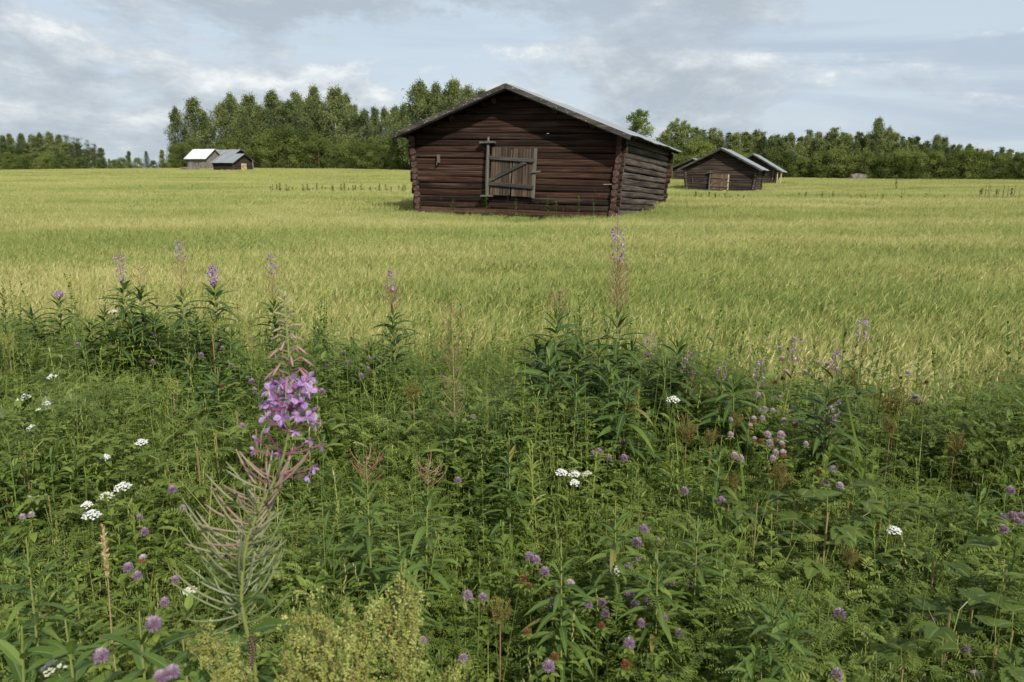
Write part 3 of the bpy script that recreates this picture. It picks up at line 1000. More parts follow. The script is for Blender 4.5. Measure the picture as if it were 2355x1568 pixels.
B3 = (24.58, 83.6, 0.05)
barn3 = log_barn('log_barn', 'farther brown log barn whose long right eave shelters a woodpile', B3, R(-23), (-0.6, 0.5), hw0=2.0, hwt=2.15, L=4.9, z0=0.2, pitch=0.2,
                 nlog=8, zr=3.33, ze=1.90, EX=2.45, exr=3.02, OF=0.6, OB=0.4, seed=6, wood='brown_log', end='grey_end', wave=0.30, nseg=8, roof='blue_roof', purlins=())
for x_, y_ in ((2.55, -0.4), (2.90, -0.45)):
    q = MB()
    box(q, (x_, y_, 0.78), (0.10, 0.10, 1.5), None, .5)
    q.obj('eave_post', MAT['pale_plank'], barn3)
BARN_SPOTS.append((B3[0], B3[1], R(-23), 3.7, 5.0))
# split logs stacked under the eave
wp = MB()
rr = np.random.default_rng(4)
wpo = empty('woodpile', (0, 0, 0))
M_ = Matrix.Translation(B3) @ Matrix.Rotation(R(-23), 4, 'Z')
wpo.matrix_world = M_ @ Matrix.Translation((2.38, 0.3, 0.0))
for a_ in range(5):
    for b_ in range(12):
        if rr.random() < 0.05:
            continue
        c = (-0.42 + a_ * 0.115 + (b_ % 2) * 0.055, -0.25 + rr.uniform(-.04, .04), 0.06 + b_ * 0.108)
        rd = rr.uniform(0.044, 0.058)
        ns = 6
        ang_ = rr.uniform(0, 6)
        V = np.array([[c[0] + rd * math.cos(ang_ + k * 2 * math.pi / ns), yy, c[2] + rd * math.sin(ang_ + k * 2 * math.pi / ns)] for yy in (c[1], c[1] + 0.5) for k in range(ns)])
        wp.add(V, [[k, (k + 1) % ns, ns + (k + 1) % ns, ns + k] for k in range(ns)], rr.random())
        wp.add(V[:ns], [list(range(ns))], rr.random())
wq = wp.obj('firewood', MAT['wood_end'], wpo)
tag(wpo, 'stacked split firewood under the right eave of the farther brown barn', 'woodpile')

B4 = (20.86, 94.6, 0.02)
barn4 = log_barn('log_barn', 'dark log barn half hidden behind the left side of the brown barn', B4, R(-18.2), (0, 0.3), hw0=2.1, hwt=2.3, L=4.9, z0=0.2, pitch=0.2,
                 nlog=8, zr=3.03, ze=1.86, EX=2.7, OF=0.6, OB=0.4, seed=9, wood='brown_log', end='grey_end', wave=0.30, nseg=8, roof='zinc_roof', purlins=((-1.2, .15),))
BARN_SPOTS.append((B4[0], B4[1], R(-20), 2.4, 5.0))

# ---- the barns far left
BB = (-48.14, 145.5, 0.66)
barnB = log_barn('log_barn', 'grey log barn with cream door and grey sheet roof, front of the far left trio', BB, R(65.6), (0, 0), hw0=2.25, hwt=2.5, L=4.5, z0=-0.1, pitch=0.2,
                 nlog=10, zr=3.58, ze=1.98, EX=3.0, OF=0.5, OB=0.4, seed=12, wood='brown_log', side='dark_wood', end='grey_end', wave=0.42, nseg=6, roof='blue_roof', purlins=((0.9, .16),), group='barns far left')
barn_door(barnB, -0.55, 0.65, 0.25, 1.90, 0, plank='pale_plank', post='pale_plank', rail='plank_wall', edge='pale_plank', seed=14, brace_up=False, broken=False, npl=6, brackets=False)
BARN_SPOTS.append((BB[0], BB[1], R(65.6), 2.5, 4.7))

BC = (-56.15, 167.8, 0.60)
barnC = log_barn('log_barn', 'grey-roofed log barn seen between and behind the two front far left barns', BC, R(61.3), (0, 0), hw0=2.2, hwt=2.4, L=7.0, z0=0.1, pitch=0.2,
                 nlog=14, zr=4.88, ze=3.25, EX=2.88, OF=0.5, OB=0.4, seed=13, wood='brown_log', side='dark_wood', end='grey_end', wave=0.42, nseg=6, roof='blue_roof', purlins=(), group='barns far left')

BA = (-58.58, 160.05, 0.80)
ba = empty('plank_barn', BA, R(67.85))
tag(ba, 'grey plank-clad barn with bright white roof, leftmost of the far left trio', 'barn', 'barns far left')
rr = np.random.default_rng(21)
for nm, (xa, ya), (xb, yb) in (('front_wall', (-2.25, 0), (2.25, 0)), ('back_wall', (-2.25, 4.6), (2.25, 4.6)), ('side_wall', (-2.25, 0.02), (-2.25, 4.58)), ('side_wall', (2.25, 0.02), (2.25, 4.58))):
    q = MB()
    n_ = int(math.hypot(xb - xa, yb - ya) / 0.16)
    for k in range(n_):
        f = (k + .5) / n_
        x_, y_ = xa + (xb - xa) * f, ya + (yb - ya) * f
        top = 2.75 if abs(xb - xa) < .1 else 4.45 - abs(x_) * 0.70
        dx = abs(xb - xa) > .1
        box(q, (x_ + (0 if dx else rr.uniform(-.01, .01)), y_ + (rr.uniform(-.01, .01) if dx else 0), (top - 0.3) / 2), ((0.150, 0.03, top + 0.3) if dx else (0.03, 0.150, top + 0.3)), None, rr.random())
    q.obj(nm, MAT['plank_wall'], ba)
rf = MB()
for s in (-1, 1):
    a_ = math.atan(0.70)
    rot = np.array([[math.cos(a_), 0, s * math.sin(a_)], [0, 1, 0], [-s * math.sin(a_), 0, math.cos(a_)]])
    ld = 2.75 / math.cos(a_)
    for k in range(8):
        box(rf, (s * ld / 2 * math.cos(a_), -0.4 + (k + .5) * 5.5 / 8, 4.56 - ld / 2 * math.sin(a_)), (ld, 5.5 / 8 - 0.012, 0.035), rot, 0.5)
        box(rf, (s * ld / 2 * math.cos(a_), -0.4 + k * 5.5 / 8, 4.585 - ld / 2 * math.sin(a_)), (ld, 0.03, 0.04), rot, 0.5)
rfo = rf.obj('roof', MAT['white_roof'], ba)
for s in (-1, 1):
    q = MB()
    rot = np.array([[math.cos(a_), 0, s * math.sin(a_)], [0, 1, 0], [-s * math.sin(a_), 0, math.cos(a_)]])
    box(q, (s * ld / 2 * math.cos(a_), -0.37, 4.46 - ld / 2 * math.sin(a_)), (ld, 0.03, 0.15), rot, 0.4)
    q.obj('bargeboard', MAT['rail_wood'], rfo)
q = MB()
for k in range(9):
    box(q, (-2.30, 1.3 + k * 0.19, 1.15), (0.03, 0.18, 1.8), None, rr.random())
dd = q.obj('side_door', MAT['plank_wall'], ba)
q = MB()
box(q, (-2.335, 2.06, 2.02), (0.04, 1.9, 0.09), None, .4)
box(q, (-2.335, 2.2, 1.2), (0.03, 0.07, 1.7), np.array([[1, 0, 0], [0, math.cos(.5), -math.sin(.5)], [0, math.sin(.5), math.cos(.5)]]), .4)
q.obj('door_rail', MAT['log_end'], dd)
BARN_SPOTS.append((BA[0], BA[1], R(67.85), 2.3, 4.8))

# boards and junk left of the plank barn, fence post right of the cream-door barn, earth heap far right
p_ = at(436, 388, 147)
g_ = float(ground_z(p_.x, p_.y))
q = empty('board_stack', (p_.x, p_.y, g_), R(20))
tag(q, 'low stack of old grey boards left of the white-roofed barn', 'board stack')
mbq = MB()
for k in range(22):
    box(mbq, (rr.uniform(-.2, .2), (k % 4) * 0.28 - .4, 0.45 + (k // 4) * 0.10), (3.0 + rr.uniform(-.4, .4), 0.24, 0.07), yrot(rr.uniform(-2, 2)), rr.random())
mbq.obj('boards', MAT['plank_wall'], q)
mbq = MB()
for x_ in (-1, 1):
    mbq = MB()
    box(mbq, (x_, 0, 0.2), (0.2, 1.2, 0.42), None, .4)
    mbq.obj('trestle', MAT['dark_wood'], q)
p_ = at(581, 372, 139)
mbq = MB()
g_ = float(ground_z(p_.x, p_.y))
box(mbq, (0, 0, 1.1), (0.13, 0.13, 2.3), None, .5, 0, 0.02)
pq = mbq.obj('fence_post', MAT['plank_wall'])
pq.location = (p_.x, p_.y, g_)
tag(pq, 'lone grey post at the right end of the far left barns', 'post')
p_ = at(1972, 403, 118)
import bmesh
bm = bmesh.new()
bmesh.ops.create_icosphere(bm, subdivisions=3, radius=1)
for v_ in bm.verts:
    f_ = 1 + 0.16 * math.sin(v_.co.x * 5 + 1) * math.sin(v_.co.y * 6) + 0.08 * math.sin(v_.co.z * 11 + v_.co.x * 9)
    v_.co = Vector((v_.co.x * 1.5 * f_, v_.co.y * 1.0 * f_, max(-0.2, v_.co.z) * 1.15 * f_))
me = bpy.data.meshes.new('earth_heap')
bm.to_mesh(me)
bm.free()
me.materials.append(MAT['soil_heap'])
hp = mesh_obj('earth_heap', me)
hp.location = (p_.x, p_.y, 0.2)
tag(hp, 'small pale heap of earth at the foot of the right-hand trees', 'earth heap')


# ------------------------------------------------------------------ trees
def tree_meshes(kind, H, seed):
    """trunk mesh and crown mesh of one tree, H metres tall"""
    r = np.random.default_rng(seed)
    tr, cr = MB(), MB()
    bend = r.uniform(-.03, .03, 2) * H
    tz = np.linspace(0, 1, 9)
    tp = np.stack([bend[0] * tz ** 2 + 0.02 * H * np.sin(tz * 4 + r.uniform(0, 6)) * tz, bend[1] * tz ** 2, tz * H * 0.97], 1)
    r0 = H * (0.013 if kind != 'pine' else 0.012)
    tube(tr, tp, r0 * (1.05 - tz) + 0.012, 7, 0.5, 0)
    ctr = lambda f: np.array([np.interp(f, tz, tp[:, k]) for k in range(3)])
    C, Lh, ls = [], [], []
    if kind in ('birch', 'aspen', 'young', 'bush'):
        lo = {'birch': 0.10, 'aspen': 0.22, 'young': 0.04, 'bush': 0.0}[kind]
        nl = {'birch': 72, 'aspen': 50, 'young': 46, 'bush': 40}[kind]
        wid = {'birch': 0.185, 'aspen': 0.25, 'young': 0.17, 'bush': 0.42}[kind] * H * r.uniform(0.85, 1.15)
        clear = [(r.uniform(0, 2 * np.pi), r.uniform(.2, .9)) for _ in range(5)]
        for k in range(nl):
            f = lo + (0.985 - lo) * ((k + r.random()) / nl)
            az = k * 2.399 + r.uniform(-.5, .5)
            g = (f - lo) / (1 - lo)
            if kind == 'birch':
                pr = (np.sin(np.pi * min(1, g * 0.88 + 0.16)) ** 0.65) * (1.0 if g < .6 else 1 - (g - .6) * .75)
            elif kind == 'aspen':
                pr = np.sin(np.pi * (g * 0.90 + 0.06)) ** 0.5
            elif kind == 'young':
                pr = (1 - g) ** 0.80 * 0.95 + 0.05
            else:
                pr = np.sin(np.pi * (g * 0.80 + 0.2)) ** 0.6
            Lb = wid * pr * r.uniform(0.55, 1.18)
            if any(abs(((az - ca + np.pi) % (2 * np.pi)) - np.pi) < 0.5 and abs(f - cf) < 0.05 for ca, cf in clear):
                Lb *= 0.35
            el = {'birch': 0.9, 'aspen': 0.6, 'young': 1.0, 'bush': 0.7}[kind] * r.uniform(.7, 1.2)
            s = np.linspace(0, 1, 7)
            hx = np.array([math.cos(az), math.sin(az)])
            pts = np.zeros((7, 3))
            pts[:, :2] = hx * (s * Lb)[:, None]
            sag = 0.75 if kind == 'birch' else 0.35
            pts[:, 2] = Lb * (np.tan(min(el, 1.2)) * s * 0.75 - sag * s ** 2.2)
            pts += ctr(f * 0.93)
            if k % 2 == 0:
                tube(tr, pts, (0.30 * r0 + 0.01) * (1.1 - s) + 0.006, 3, 0.5, 0, cap=False)
            hb = r.normal(0.5, 0.22)
            for q in range(3 if kind != 'bush' else 4):
                ss = r.uniform(0.35, 1.05)
                c = np.array([np.interp(ss, s, pts[:, d_]) for d_ in range(3)])
                C.append(c + r.normal(0, 0.018 * H, 3))
                Lh.append(hb + r.normal(0, 0.08))
                ls.append(r.uniform(0.5, 1.1) * (0.032 * H + 0.12) * (1.4 if kind == 'bush' else 1) * (1.15 - .65 * g if kind != 'bush' else 1))
        per = {'birch': 62, 'aspen': 60, 'young': 50, 'bush': 50}[kind]
    elif kind == 'spruce':
        for k in range(24):
            f = 0.06 + 0.92 * k / 24
            for q in range(7):
                az = q * 0.9 + k * 0.6 + r.uniform(-.2, .2)
                Lb = 0.20 * H * (1 - f) ** 0.8 * r.uniform(.75, 1.15) + 0.02 * H
                for w in (0.35, 0.65, 0.95):
                    C.append(ctr(f) + np.array([math.cos(az) * Lb * w, math.sin(az) * Lb * w, -Lb * w * 0.35 + 0.1 * w * w * Lb]))
                    Lh.append(r.normal(.5, .15))
                    ls.append(0.025 * H * (1.2 - f))
        per = 12
    else:   # pine: bare lower trunk, clumped top
        for k in range(34):
            f = r.uniform(0.38, 0.98)
            az = r.uniform(0, 6.28)
            Lb = 0.15 * H * (1 - (f - .38)) ** 0.7 * r.uniform(.4, 1.1)
            s = np.linspace(0, 1, 4)
            pts = ctr(f) + np.stack([math.cos(az) * Lb * s, math.sin(az) * Lb * s, 0.25 * Lb * s], 1)
            tube(tr, pts, 0.25 * r0 * (1.1 - s) + 0.006, 3, 0.5, 0, cap=False)
            for w in (.5, .8, 1.05):
                C.append(ctr(f) + np.array([math.cos(az) * Lb * w, math.sin(az) * Lb * w, 0.25 * Lb * w]) + r.normal(0, .01 * H, 3))
                Lh.append(r.normal(.5, .15))
                ls.append(0.030 * H)
        per = 30
    C, Lh, ls = np.array(C), np.array(Lh), np.array(ls)
    n = len(C) * per
    P = np.repeat(C, per, 0) + r.normal(0, 1, (n, 3)) * np.repeat(ls, per)[:, None] * np.array([0.8, 0.8, 1.15 if kind == 'birch' else 0.75])
    P[:, 2] = np.abs(P[:, 2] - 0.1) + 0.1
    hue = np.clip(np.repeat(Lh, per) + r.normal(0, 0.07, n), 0, 1)
    D = nrm(r.normal(0, 1, (n, 3)) + np.array([0, 0, -0.5 if kind == 'birch' else 0.1]))
    size = (0.205 if kind not in ('spruce', 'pine') else 0.22) * (H / 14) ** 0.5
    leaves(cr, P, D, r.uniform(.8, 1.5, n) * size, r.uniform(.7, 1.2, n) * size * (0.75 if kind not in ('spruce', 'pine') else 0.4), 0.1, 2, 0, 'leaflet', hue, 0, 2, r.uniform(0, 3, n))
    bark = MAT['birch_bark'] if kind in ('birch', 'young', 'aspen') else MAT['brown_bark']
    leafm = MAT['birch_crown'] if kind in ('birch', 'young') else MAT['aspen_crown'] if kind == 'aspen' else MAT['bush_crown'] if kind == 'bush' else MAT['conifer_crown']
    return tr.mesh(kind + '_trunk', bark, True), cr.mesh(kind + '_crown', leafm)


TV = {}
for kind, H, n in (('birch', 16, 5), ('aspen', 9, 2), ('young', 8, 5), ('bush', 4.5, 4), ('spruce', 8, 2), ('pine', 13, 3)):
    TV[kind] = [(H, tree_meshes(kind, H, 50 + 7 * k + len(kind))) for k in range(n)]
NAMES = {'birch': 'birch_tree', 'aspen': 'aspen_tree', 'young': 'young_birch_tree', 'bush': 'shrub', 'spruce': 'spruce_tree', 'pine': 'pine_tree'}
TREES = []       # (zone, u, object)


def tree(kind, u, vtop, y, zone, wide=1.0):
    tp = at(u, vtop, y)
    g = float(ground_z(tp.x, y))
    h = tp.z - g
    H, (tm, cm) = TV[kind][int(rng.integers(len(TV[kind])))]
    s = h / H * 1.03
    o = empty(NAMES[kind], (tp.x, y, g - 0.05), rng.uniform(0, 6.28), s)
    o.scale = (s * wide, s * wide, s)
    mesh_obj('trunk', tm, o)
    mesh_obj('crown', cm, o)
    TREES.append((zone, kind, u, o))
    return o


# far left wood
for u, v in ((-30, 310), (2, 306), (22, 302), (48, 301), (72, 304), (92, 300), (112, 298), (134, 304), (152, 312), (40, 325), (85, 325), (125, 328), (10, 330)):
    tree('birch' if u not in (85, 152) else 'pine', u, v, 228 + rng.uniform(-6, 10), 'lw', 1.15)
for u, v in ((165, 316), (178, 318), (202, 322), (217, 331), (145, 330)):
    tree('pine', u, v, 222 + rng.uniform(-4, 4), 'lw')
for u, v in ((-10, 355), (18, 350), (60, 352), (105, 350), (140, 352), (185, 360), (235, 365), (262, 366), (280, 362)):
    tree('bush', u, v, 214 + rng.uniform(-4, 4), 'lws', 1.2)
for k, u, v in (('young', 250, 363), ('young', 294, 344), ('spruce', 334, 345), ('young', 371, 342), ('bush', 315, 362), ('bush', 352, 368), ('bush', 272, 370), ('bush', 392, 366), ('bush', 378, 372)):
    tree(k, u, v, 212 + rng.uniform(-3, 3), 'lg', 1.1)
for u in range(-25, 240, 17):
    tree('young', u, rng.uniform(318, 340), 224 + rng.uniform(-4, 4), 'lwm', 1.5)
# tall middle grove
for u, v, y in ((404, 238, 190), (440, 216, 192), (468, 252, 194), (500, 226, 190), (526, 203, 196), (550, 232, 188), (568, 207, 194), (592, 232, 190), (622, 198, 190), (640, 214, 195),
                (660, 222, 188), (686, 200, 192), (706, 214, 196), (722, 188, 190), (742, 222, 188), (768, 189, 186), (792, 206, 190), (815, 232, 192), (838, 244, 188), (858, 238, 194),
                (882, 240, 186), (905, 235, 190), (932, 232, 180)):
    tree('birch', u, v, y, 'mg', rng.uniform(0.95, 1.2))
for u, v, y in ((956, 172, 165), (975, 190, 168), (998, 179, 163), (1022, 196, 166), (1046, 170, 164), (1070, 188, 168), (1092, 196, 165), (1115, 198, 168), (1140, 212, 170), (1175, 225, 170)):
    tree('birch', u, v, y, 'mr', rng.uniform(1.0, 1.2))
for k in range(46):
    u = 392 + k * 12.2 + rng.uniform(-4, 4)
    y = 183 + rng.uniform(-5, 3) - (12 if u > 900 else 0)
    v = rng.uniform(286, 335) if u > 560 else rng.uniform(312, 348)
    if 430 < u < 590:
        y += 8
    tree('bush' if k % 3 else 'young', u, v, y, 'ms', rng.uniform(.9, 1.2))
# right side
tree('aspen', 1470, 244, 125, 'ra', 1.0)
for u, v, y in ((1532, 296, 112), (1556, 270, 114), (1578, 276, 112), (1602, 286, 115)):
    tree('aspen', u, v, y, 'rt', 0.85)
tu = [1610, 1660, 1700, 1760, 1820, 1870, 1920, 1970, 2010, 2080, 2130, 2200, 2260, 2320, 2400, 2480]
tv = [292, 292, 295, 298, 303, 298, 291, 300, 299, 305, 315, 324, 332, 342, 345, 345]
u = 1618
k = 0
while u < 2450:
    for row in range(2):
        uu = u + row * 9 + rng.uniform(-4, 4)
        vv = np.interp(uu, tu, tv) + rng.uniform(-6, 9) + row * 12
        yy = np.interp(uu, [1600, 1800, 2050, 2350], [132, 134, 124, 118]) - row * 4 + rng.uniform(-2, 2)
        tree('young' if rng.random() < 0.85 else 'spruce', uu, vv, yy, 'rr', rng.uniform(1.0, 1.35))
    if k % 2 == 0:
        uu = u + rng.uniform(-5, 5)
        tree('bush', uu, rng.uniform(338, 362), np.interp(uu, [1600, 1800, 2050, 2350], [126, 127, 117, 112]), 'rs', rng.uniform(1.0, 1.4))
    u += 19
    k += 1
for u in np.arange(1440, 1620, 16):
    tree('bush', u, rng.uniform(318, 345), 110 + rng.uniform(-2, 4), 'rs', 1.15)
for u, v, w in ((2022, 262, 1.15), (2044, 284, 1.0), (2154, 303, 1.3), (2172, 308, 1.0), (2232, 330, 1.1)):
    tree('birch', u, v, 122, 'rb', w)
ZT = {'lw': 'in the wood at the far left edge', 'lwm': 'inside the wood at the far left edge', 'lws': 'along the foot of the far left wood', 'lg': 'in the gap between the two left woods',
      'mg': 'in the tall grove behind the far left barns', 'mr': 'in the tallest clump left of the red barn roof', 'ms': 'along the foot of the tall grove',
      'ra': 'standing alone above the right end of the red barn roof', 'rt': 'in the clump between red and brown barns',
      'rr': 'in the long right-hand tree line', 'rs': 'along the foot of the right-hand tree line', 'rb': 'rising above the right-hand tree line'}
KT = {'birch': 'tall green birch', 'aspen': 'round-crowned light green tree', 'young': 'young pointed birch', 'bush': 'bushy green shrub', 'spruce': 'dark pointed spruce', 'pine': 'thin pine with bare trunk'}
groups = {}
for z_, k_, u_, o_ in TREES:
    groups.setdefault((z_, k_), []).append((u_, o_))
for (z_, k_), lst in groups.items():
    lst.sort(key=lambda a: a[0])
    n_ = len(lst)
    for i_, (u_, o_) in enumerate(lst):
        pw = place_words(i_, n_) if n_ <= 39 else 'number %d from left' % (i_ + 1)
        tag(o_, ('%s %s%s' % (KT[k_], ZT[z_], ', ' + pw if pw else '')), 'shrub' if k_ == 'bush' else 'tree', NAMES[k_].replace('_', ' ') + 's ' + ZT[z_])

# ------------------------------------------------------------------ barley field
def grid_pts(y0, y1, step, jitter, cond=None):
    ys = np.arange(y0, y1, step)
    out = []
    for y in ys:
        w = y * 0.645 * 1.22 + 2.0
        xs = np.arange(-w, w, step)
        p = np.stack([xs, np.full(len(xs), y)], 1) + rng.uniform(-jitter, jitter, (len(xs), 2))
        out.append(p)
    p = np.concatenate(out)
    return p


def place_tiles(name, tiles, p, label, zoff=0.0, smin=0.92, smax=1.08):
    z = ground_z(p[:, 0], p[:, 1]) + zoff
    n = len(p)
    sc_ = rng.uniform(smin, smax, n)
    if name == 'barley':          # the crop thins out and stays low in front of the red barn
        sc_ *= 1 - 0.30 * np.clip(1 - np.abs(p[:, 0] - 0.4) / 5.5, 0, 1) ** .5 * np.clip((p[:, 1] - 16) / 4, 0, 1) * (p[:, 1] < 27)
    return scatter(name, tiles, np.stack([p[:, 0], p[:, 1], z], 1), rng.uniform(-0.5, 0.5, n), sc_, rng.integers(0, len(tiles), n), label)


near_tiles = [barley_tile(0.62, 250, 0, k) for k in range(5)]
p = grid_pts(2.2, 24, 0.5, 0.12)
p = p[(p[:, 1] > boundary(p[:, 0]) + 0.25) & outside_barns(p[:, 0], p[:, 1])]
place_tiles('barley', near_tiles, p, 'ripening barley close to the verge')
mid_tiles = [barley_tile(2.4, 1500, 1, k) for k in range(4)]
p = grid_pts(24, 74, 2.0, 0.4)
p = p[outside_barns(p[:, 0], p[:, 1])]
place_tiles('barley', mid_tiles, p, 'ripening barley around the barns')
far_tiles = [barley_tile(6.5, 1500, 2, k) for k in range(4)]
p = grid_pts(72, 236, 5.2, 1.2)
p = p[(p[:, 1] < field_end(p[:, 0])) & outside_barns(p[:, 0], p[:, 1])]
place_tiles('barley', far_tiles, p, 'yellow barley reaching the tree line')


# ---- green couch grass growing through the barley
def grass_tile(size, n, hmin, hmax, w, mat, k, seedheads=0, droop=0.35, elmin=55):
    r = np.random.default_rng(300 + k)
    mb = MB()
    P = np.zeros((n, 3))
    P[:, :2] = r.normal(0, size / 3, (n, 2))
    D = rdir(n, elmin, 90, r) + WIND * 0.2
    H = r.uniform(hmin, hmax, n)
    hue = np.clip(r.normal(.5, .2, n), 0, 1)
    leaves(mb, P, D, H, w * r.uniform(.6, 1.3, n), r.uniform(0.05, droop, n), 5, 0, 'blade', hue, 0, 2, r.uniform(0, 3, n))
    if seedheads:
        D = rdir(seedheads, 76, 89, r)
        P = np.zeros((seedheads, 3))
        P[:, :2] = r.normal(0, size / 3, (seedheads, 2))
        H = r.uniform(hmax * .9, hmax * 1.3, seedheads)
        leaves(mb, P, D, H, 0.002, 0.02, 3, 0, 'blade', .6, 0, 2)
        tip = P + nrm(D) * H[:, None]
        for q in range(7):
            blobs(mb, tip - nrm(D) * (q * 0.010) + r.normal(0, .002, D.shape), nrm(D + r.normal(0, .2, D.shape)), 0.014, 0.0016, .8, 0)
    return mb.obj('grass_tile_%d' % k, [MAT[mat]], link=False)


tg = [grass_tile(0.5, 13, 0.55, 0.92, 0.009, 'tall_grass', k, 1) for k in range(4)]
p = grid_pts(4, 34, 0.72, 0.36)
nz = np.sin(p[:, 0] * 0.9 + p[:, 1] * 0.35) + np.sin(p[:, 0] * 0.33 - p[:, 1] * 0.75 + 2)
p = p[(p[:, 1] > boundary(p[:, 0]) + 0.2) & outside_barns(p[:, 0], p[:, 1]) & (rng.random(len(p)) < 0.26 + 0.5 * (nz > 0.7) + 0.38 * ((p[:, 0] > 3) & (nz > 0)))]
place_tiles('couch_grass', tg, p, 'tall green couch grass among the barley')
# greener grass round the barns and in weedy strips
gt = [grass_tile(0.9, 60, 0.5, 0.95, 0.011, 'tall_grass', 10 + k, 5) for k in range(3)]
pts = []
for (bx, by, rz, hw_, dp) in BARN_SPOTS[:4]:
    nn = 70 if by < 30 else 45
    for k in range(nn):
        side = rng.random()
        if side < .55:
            lx, ly = rng.uniform(-hw_ - .8, hw_ + .8), rng.uniform(-0.65, -0.25)
        else:
            lx, ly = hw_ + rng.uniform(0.25, 1.2), rng.uniform(-.6, dp + 1)
        pts.append((bx + lx * math.cos(rz) - ly * math.sin(rz), by + lx * math.sin(rz) + ly * math.cos(rz)))
for k in range(260):       # green strip right of and behind the barn, and left of it
    pts.append((rng.uniform(5.0, 9.5), rng.uniform(24, 33)))
for k in range(140):
    pts.append((rng.uniform(-9, -3.4), rng.uniform(24, 33)))
for k in range(160):
    y_ = rng.uniform(44, 50)
    pts.append((rng.uniform(9, 33), y_ + 2))
p = np.array(pts)
place_tiles('couch_grass', gt, p, 'rank green grass round the barns', -0.22, 0.65, 1.0)

# ------------------------------------------------------------------ the verge: vetch, herbs and grass
def vetch_tile(k):
    r = np.random.default_rng(500 + k)
    mb = MB()
    n = 95
    P = np.zeros((n, 3))
    P[:, :2] = r.normal(0, 0.13, (n, 2))
    P[:, 2] = -np.abs(r.normal(0, 0.10, n))
    D = rdir(n, -10, 60, r)
    L = r.uniform(0.05, 0.09, n)
    hue = np.clip(r.normal(.5, .16, n), 0, .95)
    leaves(mb, P, D, L, 0.0022, 0.3, 3, 0, 'blade', hue, 0, 2)
    np_ = 8
    S = nrm(np.cross(D, [0, 0, 1.0]))
    roll = r.uniform(-.6, .6, n)
    Nn = nrm(np.cross(S, D))
    S = S * np.cos(roll)[:, None] + Nn * np.sin(roll)[:, None]
    for q in range(np_):
        f = (q + 1.0) / (np_ + .5)
        b = P + D * (L * f)[:, None]
        b[:, 2] -= 0.3 * L * f * f
        for s in (-1, 1):
            leaves(mb, b, nrm(S * s + D * 0.45 + r.normal(0, .08, (n, 3))), 0.0165 * (1 - .35 * abs(f - .45)) * r.uniform(.8, 1.2, n), 0.0052, 0.1, 2, 0.15, 'leaflet', np.clip(hue + r.normal(0, .06, n), 0, 1), 0, 2)
    for q in range(9):
        a = np.array([r.normal(0, .1), r.normal(0, .1), -0.3])
        b = a + np.array([r.normal(0, .12), r.normal(0, .12), 0.30])
        s = np.linspace(0, 1, 6)[:, None]
        tube(mb, a + (b - a) * s + np.sin(s * 5 + q) * 0.015, 0.0014, 3, .4, 0, cap=False)
    return mb.obj('vetch_tile_%d' % k, [MAT['vetch']], link=False)


def herb_tile(k):
    r = np.random.default_rng(600 + k)
    mb = MB()
    n = 60
    P = np.zeros((n, 3))
    P[:, :2] = r.normal(0, 0.13, (n, 2))
    P[:, 2] = -np.abs(r.normal(0, 0.11, n))
    hue = np.clip(r.normal(.45, .2, n), 0, 1)
    for q in range(3):      # trifoliate leaves
        az = r.uniform(0, 6.28, n) * 0 + q * 2.094 + np.arange(n)
        D = nrm(np.stack([np.cos(az), np.sin(az), r.uniform(.0, .5, n)], 1))
        leaves(mb, P, D, r.uniform(.018, .032, n), r.uniform(.011, .016, n), 0.2, 3, 0.2, 'leaflet', hue, 0, 3)
    m2 = 14
    P2 = np.zeros((m2, 3))
    P2[:, :2] = r.normal(0, 0.12, (m2, 2))
    P2[:, 2] = -np.abs(r.normal(0, 0.08, m2)) - .02
    leaves(mb, P2, rdir(m2, 10, 60, r), r.uniform(.05, .10, m2), r.uniform(.012, .028, m2), .4, 5, .2, 'ovate', np.clip(r.normal(.45, .2, m2), 0, 1), 0, 3)
    return mb.obj('herb_tile_%d' % k, [MAT['clover_leaf']], link=False)


def feathery_tile(k):
    """bedstraw-like fine stems and specks"""
    r = np.random.default_rng(700 + k)
    mb = MB()
    n = 420
    P = np.zeros((n, 3))
    P[:, :2] = r.normal(0, 0.12, (n, 2))
    P[:, 2] = -np.abs(r.normal(0, 0.12, n))
    leaves(mb, P, rdir(n, -20, 80, r), r.uniform(.012, .035, n), .0022, .1, 2, 0, 'lance', np.clip(r.normal(.5, .25, n), 0, 1), 0, 2)
    m2 = 26
    P = np.zeros((m2, 3))
    P[:, :2] = r.normal(0, 0.1, (m2, 2))
    P[:, 2] = -0.3
    leaves(mb, P, rdir(m2, 55, 88, r), r.uniform(.25, .4, m2), .0022, .1, 4, 0, 'blade', np.clip(r.normal(.7, .2, m2), 0, 1), 0, 2)
    return mb.obj('feathery_tile_%d' % k, [MAT['verge_grass']], link=False)


def mound(x, y):
    return 0.12 * np.sin(x * 3.1 + 1.3) * np.sin(y * 2.7) + 0.07 * np.sin(x * 6.7 + y * 2.2) + 0.03 * np.sin(y * 9 + x * 3)


cany = lambda y: np.interp(y, [1.2, 2.0, 2.6, 3.3, 5.5], [0.42, 0.50, 0.60, 0.72, 0.74])


def verge_pts(step, y0=0.75, pad=0.0):
    p = grid_pts(y0, 6.4, step, step * 0.5)
    return p[(p[:, 1] < boundary(p[:, 0]) + pad) & (np.abs(p[:, 0]) < p[:, 1] * .9 + 1.2)]


